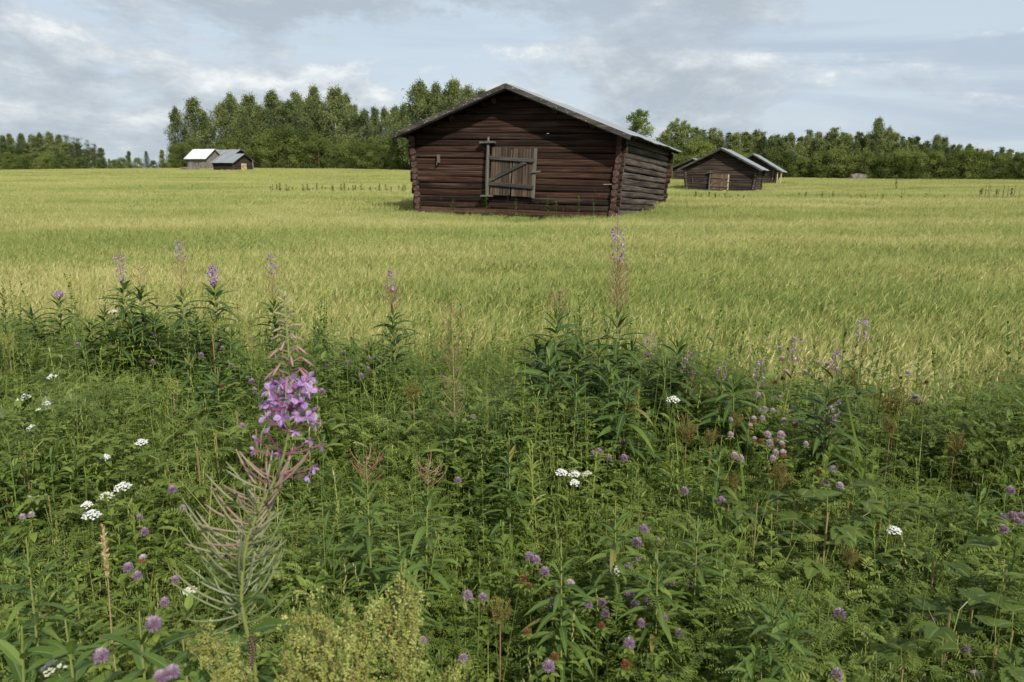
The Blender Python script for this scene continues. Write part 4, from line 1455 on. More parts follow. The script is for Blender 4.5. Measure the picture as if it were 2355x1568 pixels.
def verge_scatter(name, tiles, p, label, layers=(0.0,), smin=.8, smax=1.2, prob=1.0, jit=.03):
    P, z = [], []
    for dz in layers:
        keep = rng.random(len(p)) < prob
        q = p[keep]
        edge = np.clip((boundary(q[:, 0]) - q[:, 1]) / 0.7, 0, 1)
        zz = ground_z(q[:, 0], q[:, 1]) * 0 + cany(q[:, 1]) * (0.66 + 0.34 * edge) + mound(q[:, 0], q[:, 1]) - dz + rng.normal(0, jit, len(q))
        P.append(np.column_stack([q, zz]))
    P = np.concatenate(P)
    n = len(P)
    return scatter(name, tiles, P, rng.uniform(0, 6.28, n), rng.uniform(smin, smax, n), rng.integers(0, len(tiles), n), label)


vt = [vetch_tile(k) for k in range(6)]
ht = [herb_tile(k) for k in range(4)]
ft = [feathery_tile(k) for k in range(4)]
p = verge_pts(0.15)
vw = 0.5 + 0.5 * np.tanh((p[:, 0] + 0.35 * p[:, 1] * 0.3) * 1.4) + 0.35 * np.sin(p[:, 0] * 2.3 + 4) * np.sin(p[:, 1] * 2.9)
verge_scatter('vetch', vt, p[rng.random(len(p)) < np.clip(0.16 + 0.42 * vw, .08, .62)], 'tangled vetch with feathery leaflets over the verge', (0.0, 0.13))
verge_scatter('clover_leaves', ht, p, 'mixed clover and herb leaves over the verge', (0.0, 0.14), prob=0.40)
verge_scatter('bedstraw', ft, p, 'fine bedstraw stems over the verge', (0.0,), prob=0.45)
vg = [grass_tile(0.32, 46, 0.35, 0.74, 0.0060, 'verge_grass', 20 + k, 1, 0.55, 45) for k in range(5)]
p = verge_pts(0.21, pad=0.35)
lw = np.clip(0.72 - 0.26 * p[:, 0], .25, 1.0) * np.clip(.75 + .5 * np.sin(p[:, 0] * 3.3 + 1) * np.sin(p[:, 1] * 2.6), .3, 1)
p = p[rng.random(len(p)) < lw]
z = ground_z(p[:, 0], p[:, 1]) + cany(p[:, 1]) - 0.52
n = len(p)
scatter('verge_grass', vg, np.column_stack([p, z]), rng.uniform(0, 6.28, n), rng.uniform(.8, 1.2, n), rng.integers(0, 5, n), 'long green grass blades all over the verge')


def herbage_tile(k):
    """a few leafy stems standing up out of the tangle"""
    r = np.random.default_rng(800 + k)
    mb = MB()
    for q in range(3):
        b = np.array([r.normal(0, .06), r.normal(0, .06), 0])
        H = r.uniform(.28, .60)
        tp = b + np.array([r.normal(0, .06), r.normal(0, .06), H])
        s_ = np.linspace(0, 1, 5)[:, None]
        tube(mb, b + (tp - b) * s_, .0018, 3, .8, 0, cap=False)
        n = 26
        f = np.linspace(.3, 1, n)
        az = np.arange(n) * (2.399 if k % 2 else 1.5708) + r.uniform(0, 6)
        el = np.radians(20 + 50 * f ** 4)
        D = np.stack([np.cos(az) * np.cos(el), np.sin(az) * np.cos(el), np.sin(el)], 1)
        L = (.085, .055, .07, .045)[k % 4] * (1.05 - .6 * f ** 5) * r.uniform(.8, 1.15, n)
        leaves(mb, b + (tp - b) * f[:, None], D, L, L * (.20, .42, .15, .34)[k % 4], r.uniform(.2, .6, n), 5, .25, 'lance' if k % 2 == 0 else 'ovate', np.clip(r.normal(.45, .2, n), 0, 1), 0, 3)
    return mb.obj('herbage_tile_%d' % k, [MAT[('fireweed_leaf', 'clover_leaf', 'verge_grass', 'bramble_leaf')[k % 4]]], link=False)


tv_ = [grass_tile(0.25, 9, 0.62, 0.98, 0.0055, 'verge_grass', 40 + k, 2, 0.5, 58) for k in range(4)]
p = verge_pts(0.34, pad=0.55)
z = ground_z(p[:, 0], p[:, 1]) + cany(p[:, 1]) - 0.62
n = len(p)
scatter('verge_grass', tv_, np.column_stack([p, z]), rng.uniform(0, 6.28, n), rng.uniform(.75, 1.1, n), rng.integers(0, 4, n), 'taller loose grass stems sticking out of the verge and into the barley edge')
hb_t = [herbage_tile(k) for k in range(8)]
p = verge_pts(0.24, pad=0.25)
z = ground_z(p[:, 0], p[:, 1]) + cany(p[:, 1]) + mound(p[:, 0], p[:, 1]) - 0.46 + rng.normal(0, .035, len(p))
n = len(p)
scatter('herbage', hb_t, np.column_stack([p, z]), rng.uniform(0, 6.28, n), rng.uniform(.85, 1.2, n), rng.integers(0, 8, n), 'leafy stems of mixed weeds standing out of the verge tangle')


# ------------------------------------------------------------------ fireweed
def fw_flower(mb, P, D, size, r, pm=0, sm=1, wm=2, open_=1.0):
    """one four-petalled flower facing D: petals mat pm, sepals sm, stamens wm"""
    D = nrm(np.asarray(D, float))
    U = nrm(np.cross(D, [0.1, 0.2, 1.0]))
    V = np.cross(D, U)
    a0 = r.uniform(0, 1.5)
    az = a0 + np.arange(4) * np.pi / 2 + r.normal(0, .12, 4)
    dirs = np.cos(az)[:, None] * U + np.sin(az)[:, None] * V + D * (0.25 + 0.9 * (1 - open_))
    leaves(mb, np.repeat([P], 4, 0), dirs, size * r.uniform(.9, 1.1, 4), size * 0.80 * open_ + .001, 0.12, 4, .25, 'petal', np.clip(r.normal(.5, .3, 4), 0, 1), pm, 3, r.uniform(-.8, .8, 4) + np.arctan2(dirs @ np.array([0, 0, 1.0]), 1))
    az = az + np.pi / 4
    dirs = np.cos(az)[:, None] * U + np.sin(az)[:, None] * V + D * 0.1
    leaves(mb, np.repeat([P], 4, 0), dirs, size * 0.9, size * 0.16, 0.1, 2, 0, 'lance', r.uniform(0, 1, 4), sm, 2)
    if open_ > .7:
        dd = nrm(D + r.normal(0, .35, (6, 3)) + np.array([0, 0, -.5]))
        leaves(mb, np.repeat([P], 6, 0), dd, size * 1.0, size * .07, .1, 2, 0, 'pod', r.uniform(0, 1, 6), wm, 2)


def fireweed_meshes(seed, H, leaf_lo, leaf_hi, nleaf, leaf_len, spike=None, bend=0.04, leafw=0.17, side_shoots=0):
    """meshes of one fireweed; spike = (start height, n_pods, pod_end, n_flowers, flower_lo, flower_hi, n_buds)"""
    r = np.random.default_rng(seed)
    s = np.linspace(0, 1, 10)
    b = r.uniform(-1, 1, 2) * bend * H
    path = np.stack([b[0] * s ** 2, b[1] * s ** 2, s * H], 1)
    at_h = lambda z: np.array([np.interp(z, path[:, 2], path[:, k]) for k in range(3)])
    st = MB()
    tube(st, path, 0.0042 * (1.15 - s) + 0.0008, 5, 0.5, 0)
    fo = MB()
    k = np.arange(nleaf)
    f = k / max(1, nleaf - 1)
    z = leaf_lo + (leaf_hi - leaf_lo) * f
    P = np.stack([at_h(a) for a in z])
    az = k * 2.399 + r.uniform(-.3, .3, nleaf)
    topf = np.clip((f - 0.80) / .20, 0, 1) ** 1.4
    el = np.radians(24 + 46 * topf + r.normal(0, 8, nleaf))
    L = leaf_len * (1 - 0.66 * topf) * (0.75 + 0.25 * np.clip(f * 4, 0, 1)) * r.uniform(.85, 1.12, nleaf)
    D = np.stack([np.cos(az) * np.cos(el), np.sin(az) * np.cos(el), np.sin(el)], 1)
    hue = np.clip(r.normal(.32 if leaf_len > .17 else .62, .2, nleaf), 0, .92)
    hue[(r.random(nleaf) < .012)] = 1.0
    leaves(fo, P, D, L, L * leafw * r.uniform(.85, 1.15, nleaf), r.uniform(.25, .70, nleaf) * (1 - .7 * topf), 7, .28, 'lance', hue, 0, 3, r.normal(0, .25, nleaf))
    out = {'stem': st.mesh('fireweed_stem', MAT['green_stem']), 'foliage': fo.mesh('fireweed_foliage', MAT['fireweed_leaf'])}
    if spike:
        z0, npod, podend, nfl, flo, fhi, nbud = spike
        if npod:
            pd = MB()
            for q in range(npod):
                zz = z0 + (podend - z0) * (q + r.random()) / npod
                a = q * 2.399 + r.uniform(-.3, .3)
                c = at_h(zz)
                ll = r.uniform(.045, .075)
                t = np.linspace(0, 1, 5)
                o_ = np.array([math.cos(a), math.sin(a), 0])
                e0 = r.uniform(.25, .7)
                pts = c + o_ * (ll * np.sin(t * 1.1) * math.cos(e0))[:, None] + np.array([0, 0, 1]) * (ll * (math.sin(e0) * t + .35 * t * t))[:, None]
                tube(pd, pts, [.0007, .0011, .0014, .0013, .0006], 4, r.random(), 0, cap=False)
            out['seed_pods'] = pd.mesh('fireweed_pods', MAT['red_pod'])
        if nfl:
            fl = MB()
            for q in range(nfl):
                zz = flo + (fhi - flo) * (q + r.random()) / nfl
                a = q * 2.399 + r.uniform(-.4, .4)
                o_ = np.array([math.cos(a), math.sin(a), .35])
                c = at_h(zz)
                e_ = c + o_ * r.uniform(.012, .028)
                tube(fl, [c, e_], .0009, 3, .4, 1, cap=False)
                fw_flower(fl, e_, o_ + [0, 0, -.3], r.uniform(.009, .013), r, 0, 1, 2, r.choice([1.0, 1.0, .5]))
            out['flowers'] = fl.mesh('fireweed_flowers', [MAT['petal'], MAT['sepal'], MAT['stamen']])
        if nbud:
            bd = MB()
            zz = np.linspace(fhi if nfl else podend, H, nbud)
            a = np.arange(nbud) * 2.399
            f_ = (zz - zz[0]) / max(1e-3, zz[-1] - zz[0])
            c = np.stack([at_h(x) for x in zz])
            d_ = np.stack([np.cos(a), np.sin(a), -0.6 + 1.8 * f_], 1)
            blobs(bd, c + nrm(d_) * .009, d_, .016 - .007 * f_, .0022, .2 + f_ * .5, 0)
            out['buds'] = bd.mesh('fireweed_buds', MAT['bud'])
    return out


def put_plant(name, meshes, loc, rz, s, order):
    o = empty(name, loc, rz, s)
    for k in order:
        if k in meshes:
            mesh_obj(k, meshes[k], o)
    return o


FWO = ('stem', 'foliage', 'seed_pods', 'flowers', 'buds')
# (u, v of the tip, v of the leafy top, distance, mode, label); mode: l leafy, f flowers, p pods, b both
FW = [
    (64, 695, 700, 4.75, 'l', 'leafy fireweed without flowers at the left edge of the verge'),
    (135, 664, 690, 4.9, 'f', 'fireweed with a faint sparse lilac spike, second from the left edge'),
    (272, 578, 655, 4.55, 'f', 'fireweed with a tall lilac spike over the dense left leafy clump'),
    (236, 700, 702, 4.45, 'l', 'short leafy fireweed stem left inside the dense left clump'),
    (300, 715, 718, 4.35, 'l', 'short leafy fireweed stem in front of the left clump'),
    (322, 612, 672, 4.6, 'p', 'fireweed with only pinkish pods, just right of the left clump'),
    (412, 547, 680, 4.65, 'b', 'fireweed with pink pods below a small lilac tip, tallest at the left'),
    (487, 608, 662, 4.45, 'F', 'fireweed with the densest purple blossom of the back left row'),
    (622, 580, 700, 4.55, 'b', 'slender fireweed spike left of the close-up fireweed tip'),
    (735, 745, 750, 4.5, 'l', 'leafy fireweed right of the close-up fireweed tip'),
    (898, 615, 722, 4.15, 'b', 'lone fireweed with a sparse lilac tip left of the verge middle'),
    (850, 775, 780, 4.0, 'l', 'low leafy fireweed at the foot of the lone lilac-tipped one'),
    (500, 845, 850, 3.6, 'l', 'leafy fireweed with a pale stem under the back left row'),
    (430, 800, 805, 3.9, 'l', 'leafy fireweed below the tallest left spike'),
    (1283, 670, 732, 3.45, 'p', 'big dark leafy fireweed left of the tall right spike, brown tip'),
    (1262, 800, 806, 3.2, 'l', 'shorter dark leafy fireweed at the foot of the big left one of the right clump'),
    (1420, 498, 730, 3.45, 'B', 'tallest fireweed in front of the red barn corner, long pink pod spike'),
    (1378, 770, 775, 3.35, 'l', 'leafy fireweed between the two big ones of the right clump'),
    (1560, 765, 770, 3.45, 'l', 'leafy dark fireweed right of the tall right spike'),
    (1445, 862, 866, 2.95, 'l', 'lighter leafy fireweed leaning in front of the right clump'),
    (1495, 770, 845, 3.6, 's', 'small lilac fireweed spray between the right leafy stems'),
    (1580, 808, 870, 3.4, 's', 'lilac fireweed spray just right of the right leafy clump'),
    (1660, 832, 880, 3.35, 's', 'pinkish fireweed spray above the vetch, centre right'),
    (1748, 822, 880, 3.35, 's', 'violet fireweed spray left of the high clover heads'),
    (1830, 778, 860, 3.45, 's', 'slender violet fireweed spray among the high clover heads'),
    (1925, 800, 860, 3.4, 's', 'violet fireweed spray left of the brown seed heads at right'),
    (1985, 728, 850, 3.45, 's', 'highest violet fireweed spray at the right of the verge'),
    (1920, 920, 960, 3.0, 's', 'small violet fireweed spray low among the right weeds'),
    (1038, 705, 985, 3.0, 'P', 'fireweed with a long reddish pod spike in the middle of the verge'),
    (905, 920, 925, 3.3, 'l', 'leafy fireweed with pale stem left of the reddish pod spike'),
    (1170, 1000, 1004, 2.5, 'l', 'broad leaved fireweed low in the middle of the verge'),
    (842, 1060, 1120, 2.15, 'P', 'low fireweed with upright red pods right of the close-up stem'),
    (985, 1072, 1130, 2.2, 'P', 'low fireweed with a few red pods in the lower middle'),
    (915, 1215, 1218, 1.95, 'l', 'drooping leafed fireweed low between the pods and the yellow seed clump'),
    (1290, 1240, 1243, 1.95, 'l', 'fireweed rosette with pale midribs behind the lower clover heads'),
    (1415, 1150, 1153, 2.1, 'l', 'slender leafy fireweed above the cream flower in the lower middle'),
    (1512, 1262, 1265, 1.95, 'l', 'fireweed rosette right of the cream flower'),
    (1605, 1185, 1188, 2.1, 'l', 'large drooping fireweed leaves right of the lower clover heads'),
    (1790, 1345, 1348, 1.75, 'l', 'fireweed rosette in the lower right'),
    (1660, 1000, 1003, 2.6, 'l', 'leafy fireweed beside the brown seed heads, centre right'),
    (1905, 880, 884, 3.0, 'l', 'leafy stem under the high clover heads at right'),
    (1690, 850, 853, 3.2, 'l', 'leafy stem left of the high clover heads'),
    (2260, 1090, 1094, 2.4, 'l', 'leafy fireweed near the right edge'),
    (50, 1440, 1443, 1.25, 'L', 'big dark fireweed leaves in the bottom left corner'),
    (150, 1425, 1428, 1.30, 'L', 'big fireweed leaves second from the bottom left corner'),
    (320, 1405, 1408, 1.30, 'L', 'big arching fireweed leaves left of the close-up stem foot'),
    (420, 1470, 1473, 1.25, 'L', 'big fireweed leaves just left of the close-up stem foot'),
    (205, 728, 731, 4.4, 'l', 'leafy fireweed at the left side of the dense left clump'),
    (262, 742, 745, 4.3, 'l', 'lower leafy fireweed in the middle of the dense left clump'),
    (352, 716, 719, 4.5, 'l', 'leafy fireweed right of the pinkish-podded stem'),
    (445, 715, 718, 4.45, 'l', 'leafy fireweed between the tallest left spike and the dense purple one'),
    (528, 748, 751, 4.2, 'l', 'leafy fireweed right of the dense purple spike'),
    (1232, 768, 771, 3.5, 'l', 'leftmost leafy stem of the right fireweed clump'),
    (1330, 778, 781, 3.4, 'l', 'leafy stem just right of the big brown-tipped fireweed'),
    (1455, 775, 778, 3.5, 'l', 'leafy stem just right of the tallest right spike'),
    (1400, 830, 833, 3.15, 'l', 'lower leafy stem under the tallest right spike'),
    (1325, 860, 863, 3.05, 'l', 'lower leafy stem under the big brown-tipped fireweed'),
    (1530, 815, 818, 3.35, 'l', 'lower leafy stem left of the dark right fireweed'),
    (60, 1235, 1238, 1.65, 'l', 'pale green fireweed tip at the left edge, lower third'),
]
for k, (u, v, vl, y, mode, lab) in enumerate(FW):
    tip = at(u, v, y)
    g = 0.05
    H = tip.z - g
    LT = at(u, vl, y).z - g
    sp = None
    if mode == 'f':
        sp = (LT, 0, 0, 26, LT + .02, H - .03, 14)
    elif mode == 'F':
        sp = (LT, 0, 0, 42, LT + .01, H - .015, 12)
    elif mode == 'b':
        sp = (LT + .02, 26, H - .12, 13, H - .13, H - .02, 10)
    elif mode == 'B':
        sp = (LT + .04, 60, H - .20, 20, H - .20, H - .05, 18)
    elif mode == 'p':
        sp = (LT + .01, 14, H - .01, 0, 0, 0, 4)
    elif mode == 'P':
        sp = (LT + .01, 46 if H - LT > .25 else 12, H - .01, 0, 0, 0, 4)
    elif mode == 's':
        sp = (H - .20, 8, H - .10, 9, H - .11, H - .015, 6)
    big = mode == 'L'
    lo = max(0.12, LT - (0.50 if not big else .34))
    nl = int((LT - lo) / 0.0085) + 6
    if mode == 's':
        lo, nl = max(.1, LT - .3), 14
    if big:
        nl = 20
    ms = fireweed_meshes(900 + k, H, lo, LT - (0.0 if sp else 0.05), nl, (0.190 if y > 2.8 else 0.125) if not big else 0.150, sp, 0.03 if not big else .08, 0.150 if not big else .21)
    o = put_plant('fireweed', ms, (tip.x, y, g), 0, 1, FWO)
    # bring the tip back over its spot
    bx = np.random.default_rng(900 + k).uniform(-1, 1, 2) * (0.03 if not big else .08) * H
    o.location = (tip.x - bx[0], y - bx[1], g)
    tag(o, lab, 'fireweed', 'fireweed plants of the verge')

# ---- the close-up fireweed: every flower, pod and bud a part
HY = 1.25
hs = [at(u, v, HY + dy) for u, v, dy in ((651, 672, .03), (658, 735, .02), (663, 800, .01), (668, 873, 0), (668, 968, 0), (660, 1022, 0), (633, 1105, 0), (595, 1170, -.01), (562, 1260, -.02),
                                         (553, 1378, -.03), (568, 1456, -.03), (583, 1515, -.03))]
base = Vector((hs[-1].x + 0.03, HY + 0.0, 0.06))
hp_ = np.array([list(h - base) for h in hs] + [[0.0, 0, 0]])[::-1]
cum_ = np.concatenate([[0], np.cumsum(np.linalg.norm(np.diff(hp_, axis=0), axis=1))])
hat = lambda s: np.array([np.interp(s, cum_, hp_[:, k]) for k in range(3)])
TOT = cum_[-1]
hero = empty('fireweed', base)
tag(hero, 'close-up fireweed with purple flowers and long curved seed pods, left of centre', 'fireweed', 'fireweed plants of the verge')
mbh = MB()
ss = np.linspace(0, TOT, 40)
tube(mbh, [hat(s) for s in ss], 0.0052 * (1 - ss / TOT) ** .8 + 0.0011, 8, 0.35, 0)
mbh.obj('stem', MAT['green_stem'], hero, smooth=True)


def s_of(u, v):
    """position along the stem nearest the picture point"""
    q = at(u, v, HY) - base
    d = [np.linalg.norm(hat(s)[[0, 2]] - np.array([q.x, q.z])) for s in ss]
    return ss[int(np.argmin(d))]


r = np.random.default_rng(31)
S_fl0, S_fl1 = s_of(655, 1050), s_of(668, 868)
S_pod0 = s_of(560, 1400)
# seed pods
for q in range(90):
    f = (q + r.random() * .7) / 90
    s = S_pod0 + (s_of(645, 1075) - S_pod0) * f
    c = hat(s)
    az = q * 2.399 + r.uniform(-.35, .35)
    ll = r.uniform(.070, .135) * (1 - .34 * f)
    t = np.linspace(0, 1, 8)
    o_ = np.array([math.cos(az), math.sin(az) * .9, 0])
    e0 = r.uniform(-.05, .65) + f * .2
    curv = r.uniform(.05, .6)
    sw_ = np.array([-math.sin(az), math.cos(az), 0]) * r.normal(0, .16)
    pts = c + sw_ * (ll * t * t)[:, None] + o_ * (ll * (t * math.cos(e0) - curv * .25 * t * t))[:, None] + np.array([-0.04, 0, 1]) * (ll * (math.sin(e0) * t + curv * t * t))[:, None]
    m_ = MB()
    tube(m_, pts, [.0008, .0010, .0015, .0018, .0018, .0017, .0015, .0007], 6, np.clip(1.0 - f * .72 + r.normal(0, .16), 0, 1), 0)
    m_.obj('seed_pod', MAT['pod'], hero, smooth=True)
# flowers, placed as in the picture
Z6 = lambda a, b: ((700 + a / .973) / 1.7298, (1100 + b / .973) / 1.7298)
fl_px = [(455, 398, 1), (515, 392, 1), (405, 415, 1), (372, 402, .8), (378, 478, 1), (350, 545, 1), (432, 500, 1), (492, 485, 1), (505, 540, 1), (541, 566, .7), (430, 440, 1), (400, 520, 1),
         (360, 440, 1), (352, 605, .6), (312, 628, .6), (304, 672, .5), (400, 686, .4), (460, 600, .6), (515, 634, .5), (562, 650, .5), (531, 740, .4), (505, 772, .4), (470, 540, .9),
         (455, 470, 1), (368, 510, .9), (425, 425, 1), (480, 430, .9), (395, 470, 1), (345, 500, .8), (410, 545, .9), (515, 440, .9), (385, 560, .7), (470, 505, .9), (530, 520, .8), (440, 475, 1), (500, 410, 1)]
for q, (a, b, op) in enumerate(fl_px):
    u, v = Z6(a, b)
    pt = np.array(list(at(u, v, HY + r.uniform(-.04, .035)) - base))
    s = min(TOT, s_of(u + (668 - u) * .8, v + 26))
    c = hat(s)
    m_ = MB()
    mid_ = (c + pt) / 2 + np.array([0, 0, -.003])
    tube(m_, [c, mid_, pt], [.0011, .0012, .0015], 5, r.random(), 1)
    d_ = pt - c
    d_ = nrm(d_ + np.array([0, -0.035, 0.004]))
    fw_flower(m_, pt, nrm(d_ + r.normal(0, .35, 3)), 0.0142 * r.uniform(.85, 1.1) if op > .65 else .011, r, 0, 1, 2, 1.0 if op > .65 else .45)
    m_.obj('flower', [MAT['petal'], MAT['sepal'], MAT['stamen']], hero)
# drooping buds above the flowers, upright ones at the tip
for q in range(34):
    f = q / 33
    s = S_fl1 + .004 + (TOT - S_fl1 - .006) * f
    c = hat(s)
    az = q * 2.399
    ped = (.030 * (1 - f) ** 1.3 + .003)
    o_ = np.array([math.cos(az), math.sin(az), 0])
    up = -0.15 - .5 * (1 - f) + 1.5 * max(0, f - .45)
    e_ = c + o_ * ped * .8 + np.array([0, 0, ped * .35])
    ln = .022 * (1 - f) + .008
    tip_ = e_ + nrm(o_ * .6 + np.array([0, 0, up])) * ln
    m_ = MB()
    tube(m_, [c, e_, e_ + (tip_ - e_) * .4, e_ + (tip_ - e_) * .75, tip_], [.0008, .0009, .0022 - f * .0007, .0021 - f * .0007, .0005], 6, np.clip(.1 + f * .9, 0, 1), 0)
    m_.obj('bud', MAT['bud'], hero, smooth=True)
# leaves at the foot
for q, (a, az, el, ln) in enumerate(((.00, 3.3, .35, .15), (.02, 0.1, .5, .14), (-.03, -1.9, .1, .16), (-.05, 4.2, -.2, .17), (-.06, -.6, .2, .15), (-.09, 2.4, .3, .15), (-.11, -1.2, -.1, .17),
                                     (.05, 2.6, .7, .09), (.08, -.3, .8, .08), (.11, 3.4, .9, .06), (-.10, .5, .0, .16), (-.13, 3.6, .2, .17))):
    c = hat(s_of(568, 1456) + a)
    m_ = MB()
    leaves(m_, [c], [math.cos(az) * math.cos(el), math.sin(az) * math.cos(el), math.sin(el)], ln, ln * .22, .55, 8, .25, 'lance', .35 + .3 * r.random(), 0, 3, r.normal(0, .3))
    m_.obj('leaf', MAT['fireweed_leaf'], hero)

# caterpillar on the close-up fireweed's stem foot
cp = [at(u, v, HY - .05) for u, v in ((575, 1463), (583, 1490), (582, 1515), (574, 1535), (562, 1552))]
c0 = cp[2]
m_ = MB()
pts = np.array([list(a - c0) for a in cp])
tt = np.linspace(0, 4, 33)
pts = np.stack([np.interp(tt, range(5), pts[:, k]) for k in range(3)], 1)
for _ in range(4):
    pts[1:-1] = (pts[:-2] + pts[1:-1] * 2 + pts[2:]) / 4
rad_ = .0046 * (0.86 + .14 * np.cos(np.arange(33) * np.pi)) * np.clip(np.sin(np.linspace(.25, 2.9, 33)) * 2.2, .3, 1)
tube(m_, pts, rad_, 10, np.tile([.2, .55], 17)[:33].repeat(10), 0)
blobs(m_, pts[2:-2:2] + np.array([-.0030, -.0036, 0]), [0, 0, 1], .0026, .0010, 1.0, 0)
blobs(m_, pts[2:-2:2] + np.array([.0030, -.0036, 0]), [0, 0, 1], .0024, .0009, .8, 0)
ct = m_.obj('caterpillar', MAT['caterpillar'], smooth=False)
ct.location = c0
tag(ct, 'brown speckled caterpillar on the stem foot of the close-up fireweed', 'caterpillar')


# ------------------------------------------------------------------ clover
def clover_meshes(kind, seed):
    r = np.random.default_rng(seed)
    Hs = 0.34
    hd = MB()
    n = 150
    gi_ = np.arange(n) + .5
    ph = np.arccos(1 - 2 * gi_ / n * 0.86)
    th = gi_ * 2.39996
    d = np.stack([np.cos(th) * np.sin(ph), np.sin(th) * np.sin(ph), np.cos(ph)], 1)
    sz = {'pink': .0128, 'pale': .0128, 'half': .0125, 'brown': .0108}[kind]
    c = np.array([0, 0, Hs + sz * .9])
    rad_ = sz * np.array([1, 1, 1.08])
    dd = nrm(d + r.normal(0, .10, d.shape) + np.array([0, 0, .30]))
    ln = (.0115 if kind != 'brown' else .0075) * r.uniform(.8, 1.2, n)
    hue = np.clip(r.normal(.5, .2, n) + .25 * d[:, 2], 0, 1)
    low = d[:, 2] < (0.25 if kind == 'half' else -2)
    mi = {'pink': 0, 'pale': 1, 'half': 1, 'brown': 2}[kind]
    P = c + d * rad_ * .55
    leaves(hd, P[~low], dd[~low], ln[~low], .0026, .05, 2, .3, 'leaflet', hue[~low], mi, 3)
    blobs(hd, (c + d * rad_ * .72)[~low], dd[~low], ln[~low] * .8, .0011, hue[~low], mi)
    if low.any():
        leaves(hd, P[low], nrm(dd[low] + [0, 0, -.8]), ln[low] * .9, .0026, .05, 2, .3, 'leaflet', hue[low], 2, 3)
    blobs(hd, [c], [0, 0, 1], sz * 1.5, sz * .62, .3, 2 if kind in ('half', 'brown') else mi)
    st = MB()
    s = np.linspace(0, 1, 5)
    bd = r.uniform(-.03, .03, 2)
    tube(st, np.stack([bd[0] * np.sin(s * np.pi), bd[1] * np.sin(s * np.pi), s * Hs], 1), .0012, 4, .2, 0, cap=False)
    lf = MB()
    for z, rr_ in ((Hs - .004, .026), (Hs - .012, .03), (Hs - .10, .034)):
        a0 = r.uniform(0, 6.28)
        off = np.array([math.cos(a0), math.sin(a0), .25]) * (.004 if z > Hs - .02 else .04)
        for q in (-1, 0, 1):
            a = a0 + q * 1.15
            leaves(lf, [np.array([0, 0, z]) + off], [math.cos(a), math.sin(a), .25], rr_, rr_ * .48, .35, 4, .2, 'leaflet', r.uniform(.3, .8), 0, 3)
    return {'flower_head': hd.mesh('clover_head', [MAT['clover_pink'], MAT['clover_pale'], MAT['clover_brown']]), 'stem': st.mesh('clover_stem', MAT['clover_leaf']),
            'foliage': lf.mesh('clover_leaf', MAT['clover_leaf'])}


CLV = {k: [clover_meshes(k, 40 + i_) for i_ in range(3)] for k in ('pink', 'pale', 'half', 'brown')}


def px(org, scale, lst, kind):
    return [((org[0] + a / scale) / 1.7298, (org[1] + b / scale) / 1.7298, kind) for a, b in lst]


CL = {}
CL['in the lower middle'] = px((1600, 1900), 1.8115, [(918, 570), (965, 590), (1025, 675), (470, 848), (580, 862), (1075, 900), (1340, 912), (1440, 900), (1462, 978)], 'pink') + \
    px((1600, 1900), 1.8115, [(1210, 765)], 'pale') + px((1600, 1900), 1.8115, [(1108, 778), (915, 775), (1435, 1060), (868, 725)], 'brown')
CL['right of the cream flower in the lower middle'] = px((1600, 1900), 1.8115, [(1635, 830), (1770, 868), (1680, 915), (1725, 1048), (1925, 745), (2065, 760), (2105, 650), (2140, 620), (1690, 468),
    (1740, 372), (1630, 648), (1690, 575), (1885, 1005), (1835, 620)], 'pink') + px((1600, 1900), 1.8115, [(1840, 455)], 'half')
CL['at the bottom edge, right of yellow seed clump'] = px((1600, 1900), 1.8115, [(440, 1303), (150, 1172), (75, 1105), (1055, 1358), (1635, 1190), (2000, 1125)], 'pink') + px((1600, 1900), 1.8115, [(1095, 1285), (1610, 1340), (900, 1105)], 'brown')
CL['in the middle of the verge'] = px((1600, 1900), 1.8115, [(2035, 95), (2300, 165), (400, 18)], 'pink') + px((1400, 1100), 1.682, [(1815, 1110), (1655, 1175), (1615, 1185), (1820, 1215), (1715, 1212), (810, 940)], 'pink')
CL['in the pale cluster, upper part'] = px((2900, 1500), 3.484, [(400, 245), (410, 440), (490, 445), (605, 465), (700, 285), (460, 565)], 'pale') + px((2900, 1500), 3.484, [(865, 478), (915, 640), (340, 585)], 'half') + \
    px((2900, 1500), 3.484, [(640, 65), (745, 12)], 'brown')
CL['in the pale cluster, lower part'] = px((2900, 1500), 3.484, [(760, 605), (535, 795), (720, 800), (565, 910), (640, 1040), (605, 1125), (1065, 925)], 'pale') + px((2900, 1500), 3.484, [(730, 935), (350, 860), (745, 1060), (290, 680)], 'half') + \
    px((2900, 1500), 3.484, [(430, 885), (650, 905)], 'brown')
CL['at the left side of the pale cluster'] = px((2900, 1500), 3.484, [(75, 1085), (150, 1125), (20, 590), (20, 795)], 'pale')
CL['below and right of the pale cluster'] = px((2900, 1500), 3.484, [(1440, 1270), (1340, 1465), (1535, 1505)], 'pale') + px((2900, 1500), 3.484, [(1250, 1300)], 'brown')
CL['standing high against the barley at right'] = px((2700, 1100), 1.7165, [(787, 425), (692, 488), (1013, 597), (732, 655), (862, 658), (1565, 657), (1612, 825)], 'pale') + \
    px((2700, 1100), 1.7165, [(705, 560), (948, 590), (1640, 850)], 'half') + px((2700, 1100), 1.7165, [(745, 490), (1515, 690), (1690, 718), (1740, 578)], 'brown')
CL['at the right edge, mid height'] = px((2800, 1900), 1.8514, [(2255, 95), (2275, 282), (2340, 285), (2195, 298), (2315, 325), (2205, 380)], 'pink') + px((2700, 1100), 1.7165, [(2140, 1030)], 'pale')
CL['in the lower right leaves'] = px((2800, 1900), 1.8514, [(998, 1005), (1685, 1045), (1925, 1260), (980, 1450)], 'pink') + px((2800, 1900), 1.8514, [(1992, 1455)], 'half')
